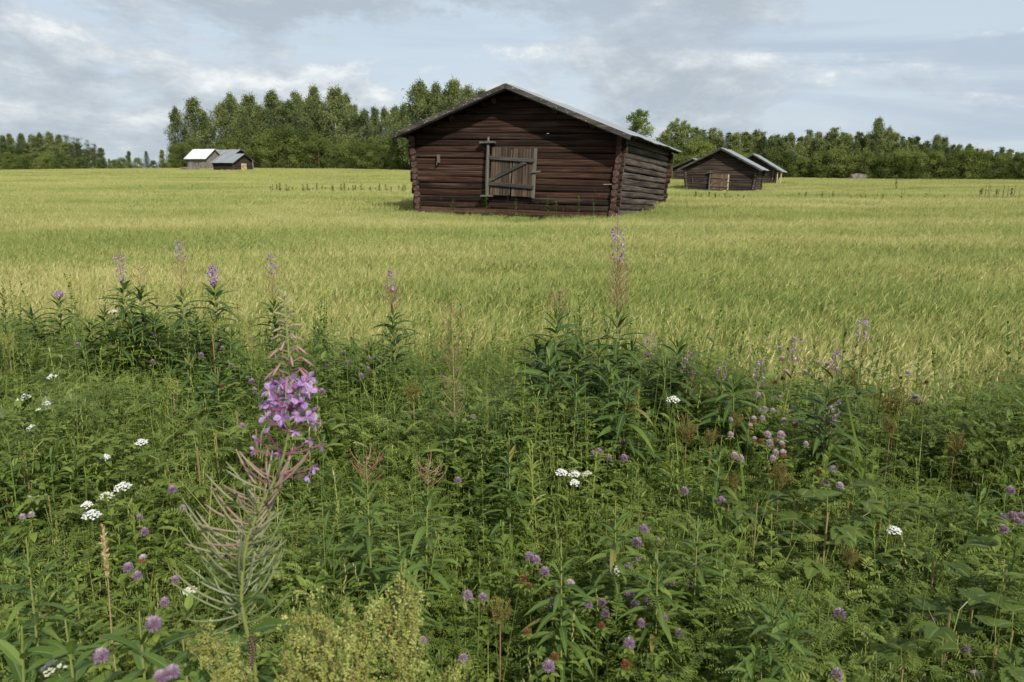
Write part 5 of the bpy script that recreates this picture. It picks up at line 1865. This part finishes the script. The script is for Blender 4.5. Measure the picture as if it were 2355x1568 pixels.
CL['in the upper left herbs'] = px((0, 900), 1.568, [(483, 738), (958, 723), (953, 843), (953, 676), (1385, 760), (1255, 803)], 'pink')
CL['beside the close-up fireweed, left'] = px((0, 900), 1.568, [(1440, 870), (1570, 968), (1590, 1022), (1510, 1250)], 'pink') + px((0, 900), 1.568, [(1387, 990)], 'brown')
CL['beside the close-up fireweed, right'] = px((0, 900), 1.568, [(2037, 870), (2147, 797), (2172, 850), (2008, 1030)], 'pink') + px((1400, 1100), 1.682, [(95, 505), (113, 548), (78, 603), (195, 548), (105, 620), (62, 665)], 'pink') + \
    px((1400, 1100), 1.682, [(215, 580), (130, 650)], 'brown')
CL['in the lower left grass'] = px((0, 1800), 1.682, [(1223, 373), (932, 430), (965, 528), (855, 768), (920, 823), (1170, 848), (1155, 245), (1100, 1000)], 'pink') + px((0, 1800), 1.682, [(955, 710)], 'half') + \
    px((0, 1800), 1.682, [(255, 318), (198, 312), (210, 415), (150, 430)], 'pale')
NEARC = px((0, 1800), 1.682, [(1025, 1145), (1150, 1468), (1075, 1505), (675, 1360)], 'pink')
CL['large and close at the bottom left'] = NEARC
CTXT = {'pink': 'lilac-pink clover head', 'pale': 'pale pinkish white clover head', 'half': 'half withered clover head, pale top', 'brown': 'withered brown clover head'}
for zone, lst in CL.items():
    bykind = {}
    for u, v, k_ in lst:
        bykind.setdefault(k_, []).append((u, v))
    for k_, pts_ in bykind.items():
        pts_.sort()
        for i_, (u, v) in enumerate(pts_):
            near_ = zone.startswith('large')
            ptx = at(u, v, 1.15) if near_ else on_canopy(u, v, 0.085)
            ms = CLV[k_][(i_ + len(zone)) % 3]
            s_ = 1.0 if not near_ else 0.98
            sc2 = 0.88 * rng.uniform(.74, 1.18)
            if near_:
                sc2 = 0.78
            o = put_plant('clover', ms, (ptx.x, ptx.y, ptx.z - (0.34 + .012) * sc2), rng.uniform(0, 6.28), sc2, ('stem', 'foliage', 'flower_head'))
            pw = place_words(i_, len(pts_))
            tag(o, '%s %s%s' % (CTXT[k_], zone, (', ' + pw) if pw else ''), 'clover', 'clover in the verge')


# ------------------------------------------------------------------ yarrow and other umbels
def umbel_meshes(seed, wdt, mat, H=0.36):
    r = np.random.default_rng(seed)
    um, st, lf = MB(), MB(), MB()
    tube(st, [(0, 0, 0), (.004, 0, H * .5), (0, 0, H - .03)], .0016, 4, .3, 0, cap=False)
    n = 26
    a = np.arange(n) * 2.39996
    rr_ = wdt / 2 * np.sqrt((np.arange(n) + .3) / n)
    c = np.stack([np.cos(a) * rr_, np.sin(a) * rr_, H - 1.2 * rr_ ** 2 / wdt + r.normal(0, .0015, n)], 1)
    for q in range(n):
        tube(st, [(0, 0, H - .03), c[q] - [0, 0, .003]], .0006, 3, .3, 0, cap=False)
    m_ = 9
    C = np.repeat(c, m_, 0) + np.concatenate([r.normal(0, wdt * .042, (n * m_, 2)), r.normal(0, .001, (n * m_, 1))], 1)
    blobs(um, C, nrm(np.array([0, 0, 1.0]) + r.normal(0, .15, C.shape)), .0024, r.uniform(.0022, .0034, n * m_), r.uniform(.1, 1, n * m_), 0)
    for z in np.linspace(.05, H - .06, 9):
        az = r.uniform(0, 6.28)
        d = np.array([math.cos(az), math.sin(az), .6])
        b = np.array([0, 0, z]) + nrm(d) * np.linspace(.005, .06, 10)[:, None]
        for s_ in (-1, 1):
            sd = np.array([-math.sin(az), math.cos(az), 0]) * s_
            leaves(lf, b, nrm(sd + d * .4), .010, .003, 0, 2, 0, 'leaflet', r.uniform(.3, .8), 0, 2)
    return {'stem': st.mesh('umbel_stem', MAT['green_stem']), 'foliage': lf.mesh('umbel_leaf', MAT['clover_leaf']), 'flower_head': um.mesh('umbel_head', MAT[mat])}


YM = {w: umbel_meshes(60 + int(w * 1000), w, 'white_floret') for w in (.03, .042, .055)}
CM = {w: umbel_meshes(80 + int(w * 1000), w, 'cream_floret') for w in (.035, .05)}
YR = [(270, 708, 4.45, .03, 0, 'white yarrow umbel against the dense left fireweed clump'), (145, 855, 3.6, .042, 0, 'white yarrow umbel just above the big pale dock leaf'),
      (90, 897, 3.4, .055, 0, 'flat white yarrow umbel left of the big pale dock leaf'), (113, 914, 3.3, .03, 0, 'small white yarrow on the left rim of the dock leaf'),
      (130, 930, 3.2, .042, 0, 'white yarrow umbel at the foot of the dock leaf'), (97, 968, 3.0, .03, 0, 'white yarrow umbel below the dock leaf'),
      (335, 1000, 2.85, .042, 0, 'lone bright white yarrow in front of the palmate leaves'), (223, 1035, 2.7, .03, 0, 'tiny white yarrow left of the lone bright one'),
      (293, 1096, 2.5, .055, 0, 'large white yarrow in the left herbs'), (255, 1119, 2.45, .042, 1, 'creamy fading umbel left of the large white yarrow'),
      (180, 1141, 2.4, .03, 0, 'upper white yarrow of the pair at lower left'), (180, 1163, 2.35, .055, 0, 'lower, wider white yarrow of the pair at lower left'),
      (1528, 902, 2.95, .055, 0, 'bright white yarrow umbel right of the dark fireweed clump'), (1275, 1068, 2.45, .042, 0, 'left white yarrow of the trio in the middle'),
      (1306, 1070, 2.45, .042, 0, 'right white yarrow of the trio in the middle'), (1304, 1092, 2.4, .03, 0, 'lowest white yarrow of the trio in the middle'),
      (1372, 1073, 2.4, .03, 1, 'dull small umbel right of the white yarrow trio'), (1422, 1280, 1.95, .05, 1, 'creamy umbel among the lower clover heads'),
      (2050, 1193, 2.15, .042, 0, 'flat greyish white umbel in the right-hand herbs'), (445, 1327, 1.8, .035, 1, 'creamy umbel left of the close-up seed pods'),
      (218, 1492, 1.35, .05, 1, 'creamy umbel at the bottom left among big leaves'), (4, 1447, 1.4, .042, 0, 'white umbel cut by the left edge near the bottom')]
for u, v, y, w, cr_, lab in YR:
    c = on_canopy(u, v, .11) if y > 1.5 and v > 850 else at(u, v, y)
    o = put_plant('yarrow' if not cr_ else 'umbel_flower', (CM[.035 if w < .04 else .05] if cr_ else YM[w]), (c.x, c.y, c.z - .36), rng.uniform(0, 6.28), 1, ('stem', 'foliage', 'flower_head'))
    o.rotation_euler = (R(8), R(rng.uniform(-8, 8)), rng.uniform(-.5, .5))
    tag(o, lab, 'yarrow' if not cr_ else 'umbel flower', 'white umbels in the verge')


# ------------------------------------------------------------------ plants with seed heads
def seedhead_meshes(seed, wd, ht, n, gr, mat, H):
    r = np.random.default_rng(seed)
    pn, st = MB(), MB()
    tube(st, [(0, 0, 0), (0, 0, H * .6), (0, 0, H - ht)], .0025, 5, 1.0, 0, cap=False)
    nb = 17
    C, HU = [], []
    for k in range(nb):
        az = k * 2.399
        f = r.random()
        a = np.array([0, 0, H - ht * (1.0 - .45 * f)])
        top = a + np.array([math.cos(az) * wd / 2 * (1 - .6 * f) * r.uniform(.5, 1), math.sin(az) * wd / 2 * (1 - .6 * f) * r.uniform(.5, 1), ht * r.uniform(.35, .95) * (1 - .3 * f)])
        s = np.linspace(0, 1, 6)[:, None]
        pts = a + (top - a) * s + np.array([0, 0, 1]) * (s ** 2) * .01
        tube(st, pts, .0008, 3, .25, 0, cap=False)
        m_ = n // nb
        t = r.uniform(.15, 1.02, m_)
        c = a + (top - a) * t[:, None]
        tl = r.uniform(.15, 1.0, 11)
        li = r.integers(0, 11, m_)
        c = a + (top - a) * tl[li][:, None] + (r.normal(0, 1, (11, 3)) * 0.085 * wd)[li] * (1.25 - tl[li] * .8)[:, None]
        C.append(c + r.normal(0, 1, (m_, 3)) * np.array([1, 1, 1.5]) * 0.024 * wd)
        HU.append(np.clip(r.normal(.5, .22, 11)[li] + r.normal(0, .12, m_), 0, 1))
    C = np.concatenate(C)
    blobs(pn, C, r.normal(0, 1, C.shape), gr * r.uniform(1.0, 1.8, len(C)), gr * r.uniform(.35, .6, len(C)), np.concatenate(HU), 0)
    q = r.choice(len(C), len(C) // 3)
    dd = nrm(r.normal(0, 1, (len(q), 3)))
    leaves(st, C[q] - dd * .010, dd, .014, .0009, 0, 1, 0, 'pod', .3, 0, 2)
    return {'stem': st.mesh('seed_stem', MAT['green_stem']), 'seed_head': pn.mesh('seed_head', MAT[mat])}


SH = {'brown': [seedhead_meshes(120 + k, .13, .11, 1100, .0032, 'brown_seed', .5) for k in range(3)],
      'green': [seedhead_meshes(130 + k, .10, .10, 700, .0032, 'green_seed', .5) for k in range(2)],
      'near': [seedhead_meshes(140 + k, .105, .14, 1500, .0032, 'green_seed', .5) for k in range(4)]}
SL = [(1455, 895, 'brown', 1.0, 'reddish brown seed head below the big right fireweeds'), (1580, 958, 'brown', 1.05, 'brown seed head right of and below the bright white yarrow'),
      (1635, 985, 'brown', .7, 'small brown seed head left of the pale clover cluster'), (1690, 942, 'brown', .7, 'brown seed head inside the pale clover cluster'),
      (1680, 1090, 'brown', .85, 'brown seed head below left of the pale clover cluster'), (1795, 1062, 'brown', .95, 'brown seed head directly below the pale clover cluster'),
      (1965, 845, 'brown', 1.1, 'tall olive brown seed head in front of the barley at right'), (2060, 895, 'brown', 1.4, 'widest brown seed head, at right below the tall olive one'),
      (2050, 960, 'brown', .8, 'reddish seed head under the widest brown one'), (1960, 1258, 'brown', .6, 'small rusty seed head in the dark right-hand leaves'), (1150, 1375, 'brown', .75, 'dull brown seed head between the lower clover heads'),
      (2345, 930, 'brown', 1.1, 'brown seed head cut by the right edge'), (2200, 990, 'brown', 1.0, 'olive seed head in the right-hand herbs'), (950, 880, 'brown', .9, 'thin brownish seed head in the centre left herbs'),
      (485, 722, 'green', 1.15, 'green seed head in front of the dense purple fireweed'), (575, 722, 'green', .95, 'green seed head with a pinkish stem left of the close-up tip'),
      (395, 868, 'green', .9, 'green seed head in the middle of the left herbs'), (15, 760, 'green', 1.3, 'olive seed head cut by the left edge')]
for i_, (u, v, k_, s_, lab) in enumerate(SL):
    c = on_canopy(u, v, .12) if v > 800 else at(u, v, 4.1)
    o = put_plant('seed_head_plant', SH[k_][i_ % len(SH[k_])], (c.x, c.y, c.z - .5 * s_), rng.uniform(0, 6.28), s_, ('stem', 'seed_head'))
    tag(o, lab, 'seed head', 'seed head plants in the verge')
NH = [(705, 1375, 1.10, 1.15), (765, 1400, 1.14, 1.25), (820, 1420, 1.1, 1.1), (905, 1330, 1.16, 1.2), (930, 1345, 1.2, 1.0), (690, 1450, 1.05, 1.1), (760, 1480, 1.0, 1.15), (930, 1425, 1.1, .9)]
for i_, (u, v, y, s_) in enumerate(NH):
    c = at(u, v, y)
    o = put_plant('seed_head_plant', SH['near'][i_ % 4], (c.x, c.y, c.z - .5 * s_), rng.uniform(0, 6.28), s_, ('stem', 'seed_head'))
    NH[i_] = (u, o)
NH.sort(key=lambda a: a[0])
for i_, (u, o) in enumerate(NH):
    tag(o, 'yellow-green granular seed head of the big clump at bottom centre, ' + place_words(i_, len(NH)), 'seed head', 'big yellow-green seed clump')
for i_, (u, v, y, s_, lab) in enumerate(((475, 1425, 1.15, .8, 'yellow-green seed head left of the close-up stem foot, upper one'), (520, 1478, 1.1, .9, 'yellow-green seed head left of the close-up stem foot, lower one'),
                                         (1025, 1530, 1.15, .9, 'yellow-green seed tops cut by the bottom edge, right of the big clump'))):
    c = at(u, v, y)
    o = put_plant('seed_head_plant', SH['near'][i_], (c.x, c.y, c.z - .5 * s_), rng.uniform(0, 6.28), s_, ('stem', 'seed_head'))
    tag(o, lab, 'seed head', 'seed head plants in the verge')


# ------------------------------------------------------------------ broad-leaved plants
def leafy_plant(seed, mat, nleaf, ln, H, lob=5, spread=1.0, serr=.12):
    r = np.random.default_rng(seed)
    st, lf = MB(), MB()
    for k in range(nleaf):
        az = k * 2.399 + r.uniform(-.3, .3)
        z = H * (0.35 + .65 * (k + 1) / nleaf)
        rad_ = spread * (.05 + .12 * (1 - k / nleaf) * r.uniform(.6, 1))
        c = np.array([math.cos(az) * rad_, math.sin(az) * rad_, z])
        tube(st, [(0, 0, z * .6), c * [.5, .5, 1] + [0, 0, -.02], c], .0013, 3, .4, 0, cap=False)
        hue = np.clip(r.normal(.45, .22), 0, 1)
        for q in range(lob):
            a = az + (q - (lob - 1) / 2) * (2.6 / lob)
            s_ = 1 - .16 * abs(q - (lob - 1) / 2)
            leaves(lf, [c], [math.cos(a), math.sin(a), r.uniform(-.05, .25)], ln * s_, ln * s_ * (.42 if lob > 3 else .66), .22, 12, .16, 'ovate', hue, 0, 3, r.normal(0, .15), serr=serr)
    tube(st, [(0, 0, 0), (0, 0, H * .95)], .0025, 4, .8, 0, cap=False)
    return {'stem': st.mesh('leafy_stem', MAT['green_stem']), 'foliage': lf.mesh('leafy_foliage', MAT[mat])}


BP = [leafy_plant(160 + k, 'bright_leaf', 9, .060, .45, 5) for k in range(3)]
RP = [leafy_plant(170 + k, 'bramble_leaf', 9, .070, .45, 3) for k in range(3)]
BL = [(495, 985, 0, 'bright green palmate plant left of the close-up flowers'), (545, 955, 0, 'bright green palmate plant touching the close-up flowers'), (455, 1050, 0, 'yellow-green palmate leaves below left of the close-up flowers'),
      (385, 1055, 0, 'yellow-green palmate leaves in the centre of the left herbs'), (60, 1070, 0, 'large yellow-green lobed leaves at the left edge'), (110, 1130, 0, 'lobed leaves under the left edge ones'),
      (10, 1110, 0, 'lobed leaves cut by the left edge'), (590, 1010, 0, 'bright leaves right behind the close-up lower flowers'), (1230, 930, 0, 'small bright leaves in the middle of the verge'),
      (2240, 1370, 1, 'serrated bramble leaves in the lower right, upper left plant'), (2310, 1340, 1, 'serrated bramble leaves near the right edge, uppermost'), (2330, 1440, 1, 'serrated bramble leaves cut by the right edge'),
      (2180, 1440, 1, 'bramble leaves left of the lower right clover head'), (2080, 1500, 1, 'bramble leaves at the bottom edge of the lower right'), (1950, 1160, 1, 'broad leaves in the right-hand herbs under the brown seed head'),
      (1830, 1130, 1, 'broad leaves right of the lower brown seed heads'), (2030, 1150, 1, 'broad serrated leaves beside the greyish umbel'), (1900, 1210, 1, 'broad leaves left of the greyish umbel'),
      (2150, 1280, 1, 'serrated leaves above the bramble group'), (1740, 1160, 1, 'broad leaves below the small brown seed head'), (2290, 1490, 1, 'bramble leaves in the bottom right corner')]
for i_, (u, v, k_, lab) in enumerate(BL):
    c = on_canopy(u, v, .15 if k_ else .10)
    o = put_plant('bramble' if k_ else 'leafy_herb', (RP if k_ else BP)[i_ % 3], (c.x, c.y, c.z - .43), rng.uniform(0, 6.28), rng.uniform(.9, 1.15), ('stem', 'foliage'))
    tag(o, lab, 'bramble' if k_ else 'herb', 'broad-leaved plants of the verge')
# pale dock with two big upright leaves
c = at(158, 1010, 3.2)
o = empty('dock_plant', (c.x, c.y, c.z + .0))
tag(o, 'big pale green upright dock leaves among the left yarrow', 'dock')
for dx, dr, ln, rl in ((0, (0.02, .25, 1), .24, .1), (-.05, (-.22, .15, 1), .21, .5), (.03, (.2, -.5, .5), .14, .0)):
    m_ = MB()
    leaves(m_, [(dx, 0, 0)], nrm(np.array(dr)), ln, ln * .27, .10, 14, .18, 'dock', r.random(), 0, 3, rl, serr=.06)
    m_.obj('leaf', MAT['big_leaf'], o)
c = at(50, 945, 3.3)
o = empty('dock_plant', (c.x, c.y - .05, c.z - .02))
tag(o, 'smaller bent dock leaves near the left edge above the lobed leaves', 'dock')
for dx, dr, ln, rl in ((0, (0.5, .1, .8), .26, .3), (-.05, (-.5, .2, .7), .24, .5), (.03, (.3, -.5, .4), .2, .0)):
    m_ = MB()
    leaves(m_, [(dx, 0, 0)], nrm(np.array(dr)), ln, ln * .22, .45, 14, .12, 'dock', r.random(), 0, 3, rl, serr=.05)
    m_.obj('leaf', MAT['fireweed_leaf'], o)

# dry grass culm at lower left
a, b, c_ = at(236, 1215, 1.45), at(248, 1330, 1.45), at(258, 1480, 1.45)
m_ = MB()
bs = Vector((c_.x + .01, 1.45, .1))
pts = np.array([[0, 0, 0], list(c_ - bs), list(b - bs), list(a - bs)])
tt = np.linspace(0, 3, 24)
pts = np.stack([np.interp(tt, range(4), pts[:, k]) for k in range(3)], 1)
tube(m_, pts, np.linspace(.0016, .0007, 24), 5, .5, 0)
ds = m_.obj('stalk', MAT['straw'])
dg = empty('dry_grass_stalk', bs)
ds.parent = dg
m_ = MB()
sp_ = np.linspace(2.0, 3.0, 60)
cc_ = np.stack([np.interp(sp_, tt, pts[:, k]) for k in range(3)], 1)
dd_ = nrm(np.array([0, 0, 1.0]) + r.normal(0, .35, (60, 3)))
blobs(m_, cc_ + dd_ * .006, dd_, .015, .0022, r.uniform(0, 1, 60), 0)
m_.obj('seed_head', MAT['straw'], dg)
tag(dg, 'dry straw-coloured grass stalk standing in the lower left grass', 'grass stalk')

# long bent grass leaning out of the right-hand weeds
for (pts_uv, y, wd_, lab) in ((((2010, 1180), (1960, 1000), (1935, 850)), 2.6, .012, 'long blue-green grass blade crossing the right-hand weeds'), (((1710, 1140), (1705, 1060), (1690, 985)), 2.45, .008, 'thin upright grass blade right of the pale clover cluster'),
                          (((780, 1480), (480, 700), (455, 1250)), 0, 0, '')):
    if not lab:
        continue
    A, B_, C_ = (at(u, v, y) for u, v in pts_uv)
    m_ = MB()
    t = np.linspace(0, 1, 10)[:, None]
    P0, P1, P2 = (np.array(list(q - A)) for q in (A, B_, C_))
    cv = P0 * (1 - t) ** 2 + P1 * 2 * t * (1 - t) + P2 * t * t
    w = wd_ / 2 * (1 - t ** 2) + .0004
    V = np.stack([cv - np.array([1, .3, 0]) * w, cv + np.array([0, -.002, 0]), cv + np.array([1, .3, 0]) * w], 1)
    ii = (np.arange(9) * 3)[:, None] + np.arange(2)[None]
    m_.add(V.reshape(-1, 3), np.stack([ii, ii + 1, ii + 4, ii + 3], -1).reshape(-1, 4), .35, np.tile([0, .9, 0], 10))
    o = m_.obj('grass_blade', MAT['tall_grass'])
    o.location = A
    tag(o, lab, 'grass blade')

# ------------------------------------------------------------------ weeds standing out in the barley
def field_weed(seed, H, mat, spiky):
    r = np.random.default_rng(seed)
    mb = MB()
    tube(mb, [(0, 0, 0), (0.01, 0, H * .5), (0, 0.01, H)], .008, 3, .5, 0, cap=False)
    n = 60 if not spiky else 110
    z = r.uniform(.25, 1, n) * H if not spiky else r.uniform(.45, 1.0, n) * H
    P = np.stack([np.zeros(n), np.zeros(n), z], 1)
    D = rdir(n, 10 if not spiky else 45, 60 if not spiky else 80, r)
    leaves(mb, P, D, (.24 if not spiky else .07) * r.uniform(.7, 1.2, n) * (1.2 - .65 * z / H), .050 if not spiky else .014, .4 if not spiky else 0, 3, .2, 'lance', r.uniform(.1, .8, n), 0, 2)
    return mb.mesh('field_weed', MAT[mat])


WG = [field_weed(200 + k, 1.15, 'fireweed_leaf', False) for k in range(3)]
WG2 = [field_weed(220 + k, 1.15, 'tall_grass', False) for k in range(3)]
WD = [field_weed(210 + k, 1.2, 'dead_spike', True) for k in range(3)]
rw = np.random.default_rng(77)


def weed_row(u0, u1, n, v0, v1, y, meshes, name, lab, cat, hmin, hmax):
    for k in range(n):
        u = u0 + (u1 - u0) * (k + rw.random()) / n
        p_ = at(u, 400, y + rw.uniform(-1.5, 1.5))
        o = mesh_obj(name, meshes[k % 3])
        g_ = float(ground_z(p_.x, p_.y))
        o.location = (p_.x, p_.y, g_)
        s_ = rw.uniform(hmin, hmax)
        o.scale = (s_ * 1.6, s_ * 1.6, s_) if cat == 'weed' else (s_, s_, s_)
        o.rotation_euler = (0, 0, rw.uniform(0, 6))
        tag(o, lab, cat, lab)


weed_row(612, 935, 34, 425, 430, 42, WG, 'weed_plant', 'dark green weeds in a row in the barley left of the red barn', 'weed', .62, .86)
weed_row(300, 480, 9, 415, 420, 50, WG, 'weed_plant', 'faint low weeds in the barley below the far left barns', 'weed', .55, .64)
weed_row(1600, 1720, 10, 450, 455, 36, WG2, 'weed_plant', 'green weeds in the barley in front of the brown barn', 'weed', .58, .76)
weed_row(1790, 2200, 14, 455, 460, 36, WG2, 'weed_plant', 'green weeds in the barley right of the brown barn', 'weed', .58, .76)
weed_row(1600, 2240, 12, 455, 460, 38, WD, 'seed_spike', 'thin purplish seed spikes in the barley around the brown barn', 'seed spike', .65, .85)
weed_row(2255, 2354, 12, 440, 460, 36, WD, 'seed_spike', 'thick cluster of purplish seed spikes at the right edge of the barley', 'seed spike', .75, 1.0)
weed_row(2255, 2354, 3, 440, 460, 37, WG2, 'weed_plant', 'green weeds at the right edge of the barley', 'weed', .8, 1.0)
weed_row(780, 830, 6, 400, 405, 62, WD, 'seed_spike', 'small brownish tuft of seed spikes in the far barley left of the red barn', 'seed spike', .8, 1.05)
o = mesh_obj('weed_plant', WG[0])
p_ = at(2060, 425, 62)
o.location = (p_.x, p_.y, 0)
o.scale = (1.5, 1.5, 1.15)
tag(o, 'single leafy weed standing in the barley below the tall right birch', 'weed')
# little plants against the red barn's foot
for k, (lx, h, kind) in enumerate(((-.55, .62, 0), (.35, .58, 0), (1.3, .66, 1), (2.2, .62, 1), (2.62, .6, 0), (-1.6, .55, 0), (1.55, .5, 0))):
    cs_, sn_ = math.cos(R(-19.6)), math.sin(R(-19.6))
    ly = -0.55
    o = mesh_obj('weed_plant', WG[k % 3])
    o.location = (MAIN[0] + lx * cs_ - ly * sn_, MAIN[1] + lx * sn_ + ly * cs_, 0.05)
    o.scale = (.7, .7, h + .2)
    tag(o, 'leafy weed against the front wall of the red barn, ' + place_words([5, 0, 1, 2, 6, 3, 4].index(k) if k in (5, 0, 1, 2, 3, 4, 6) else 0, 7), 'weed', 'weeds along the red barn')
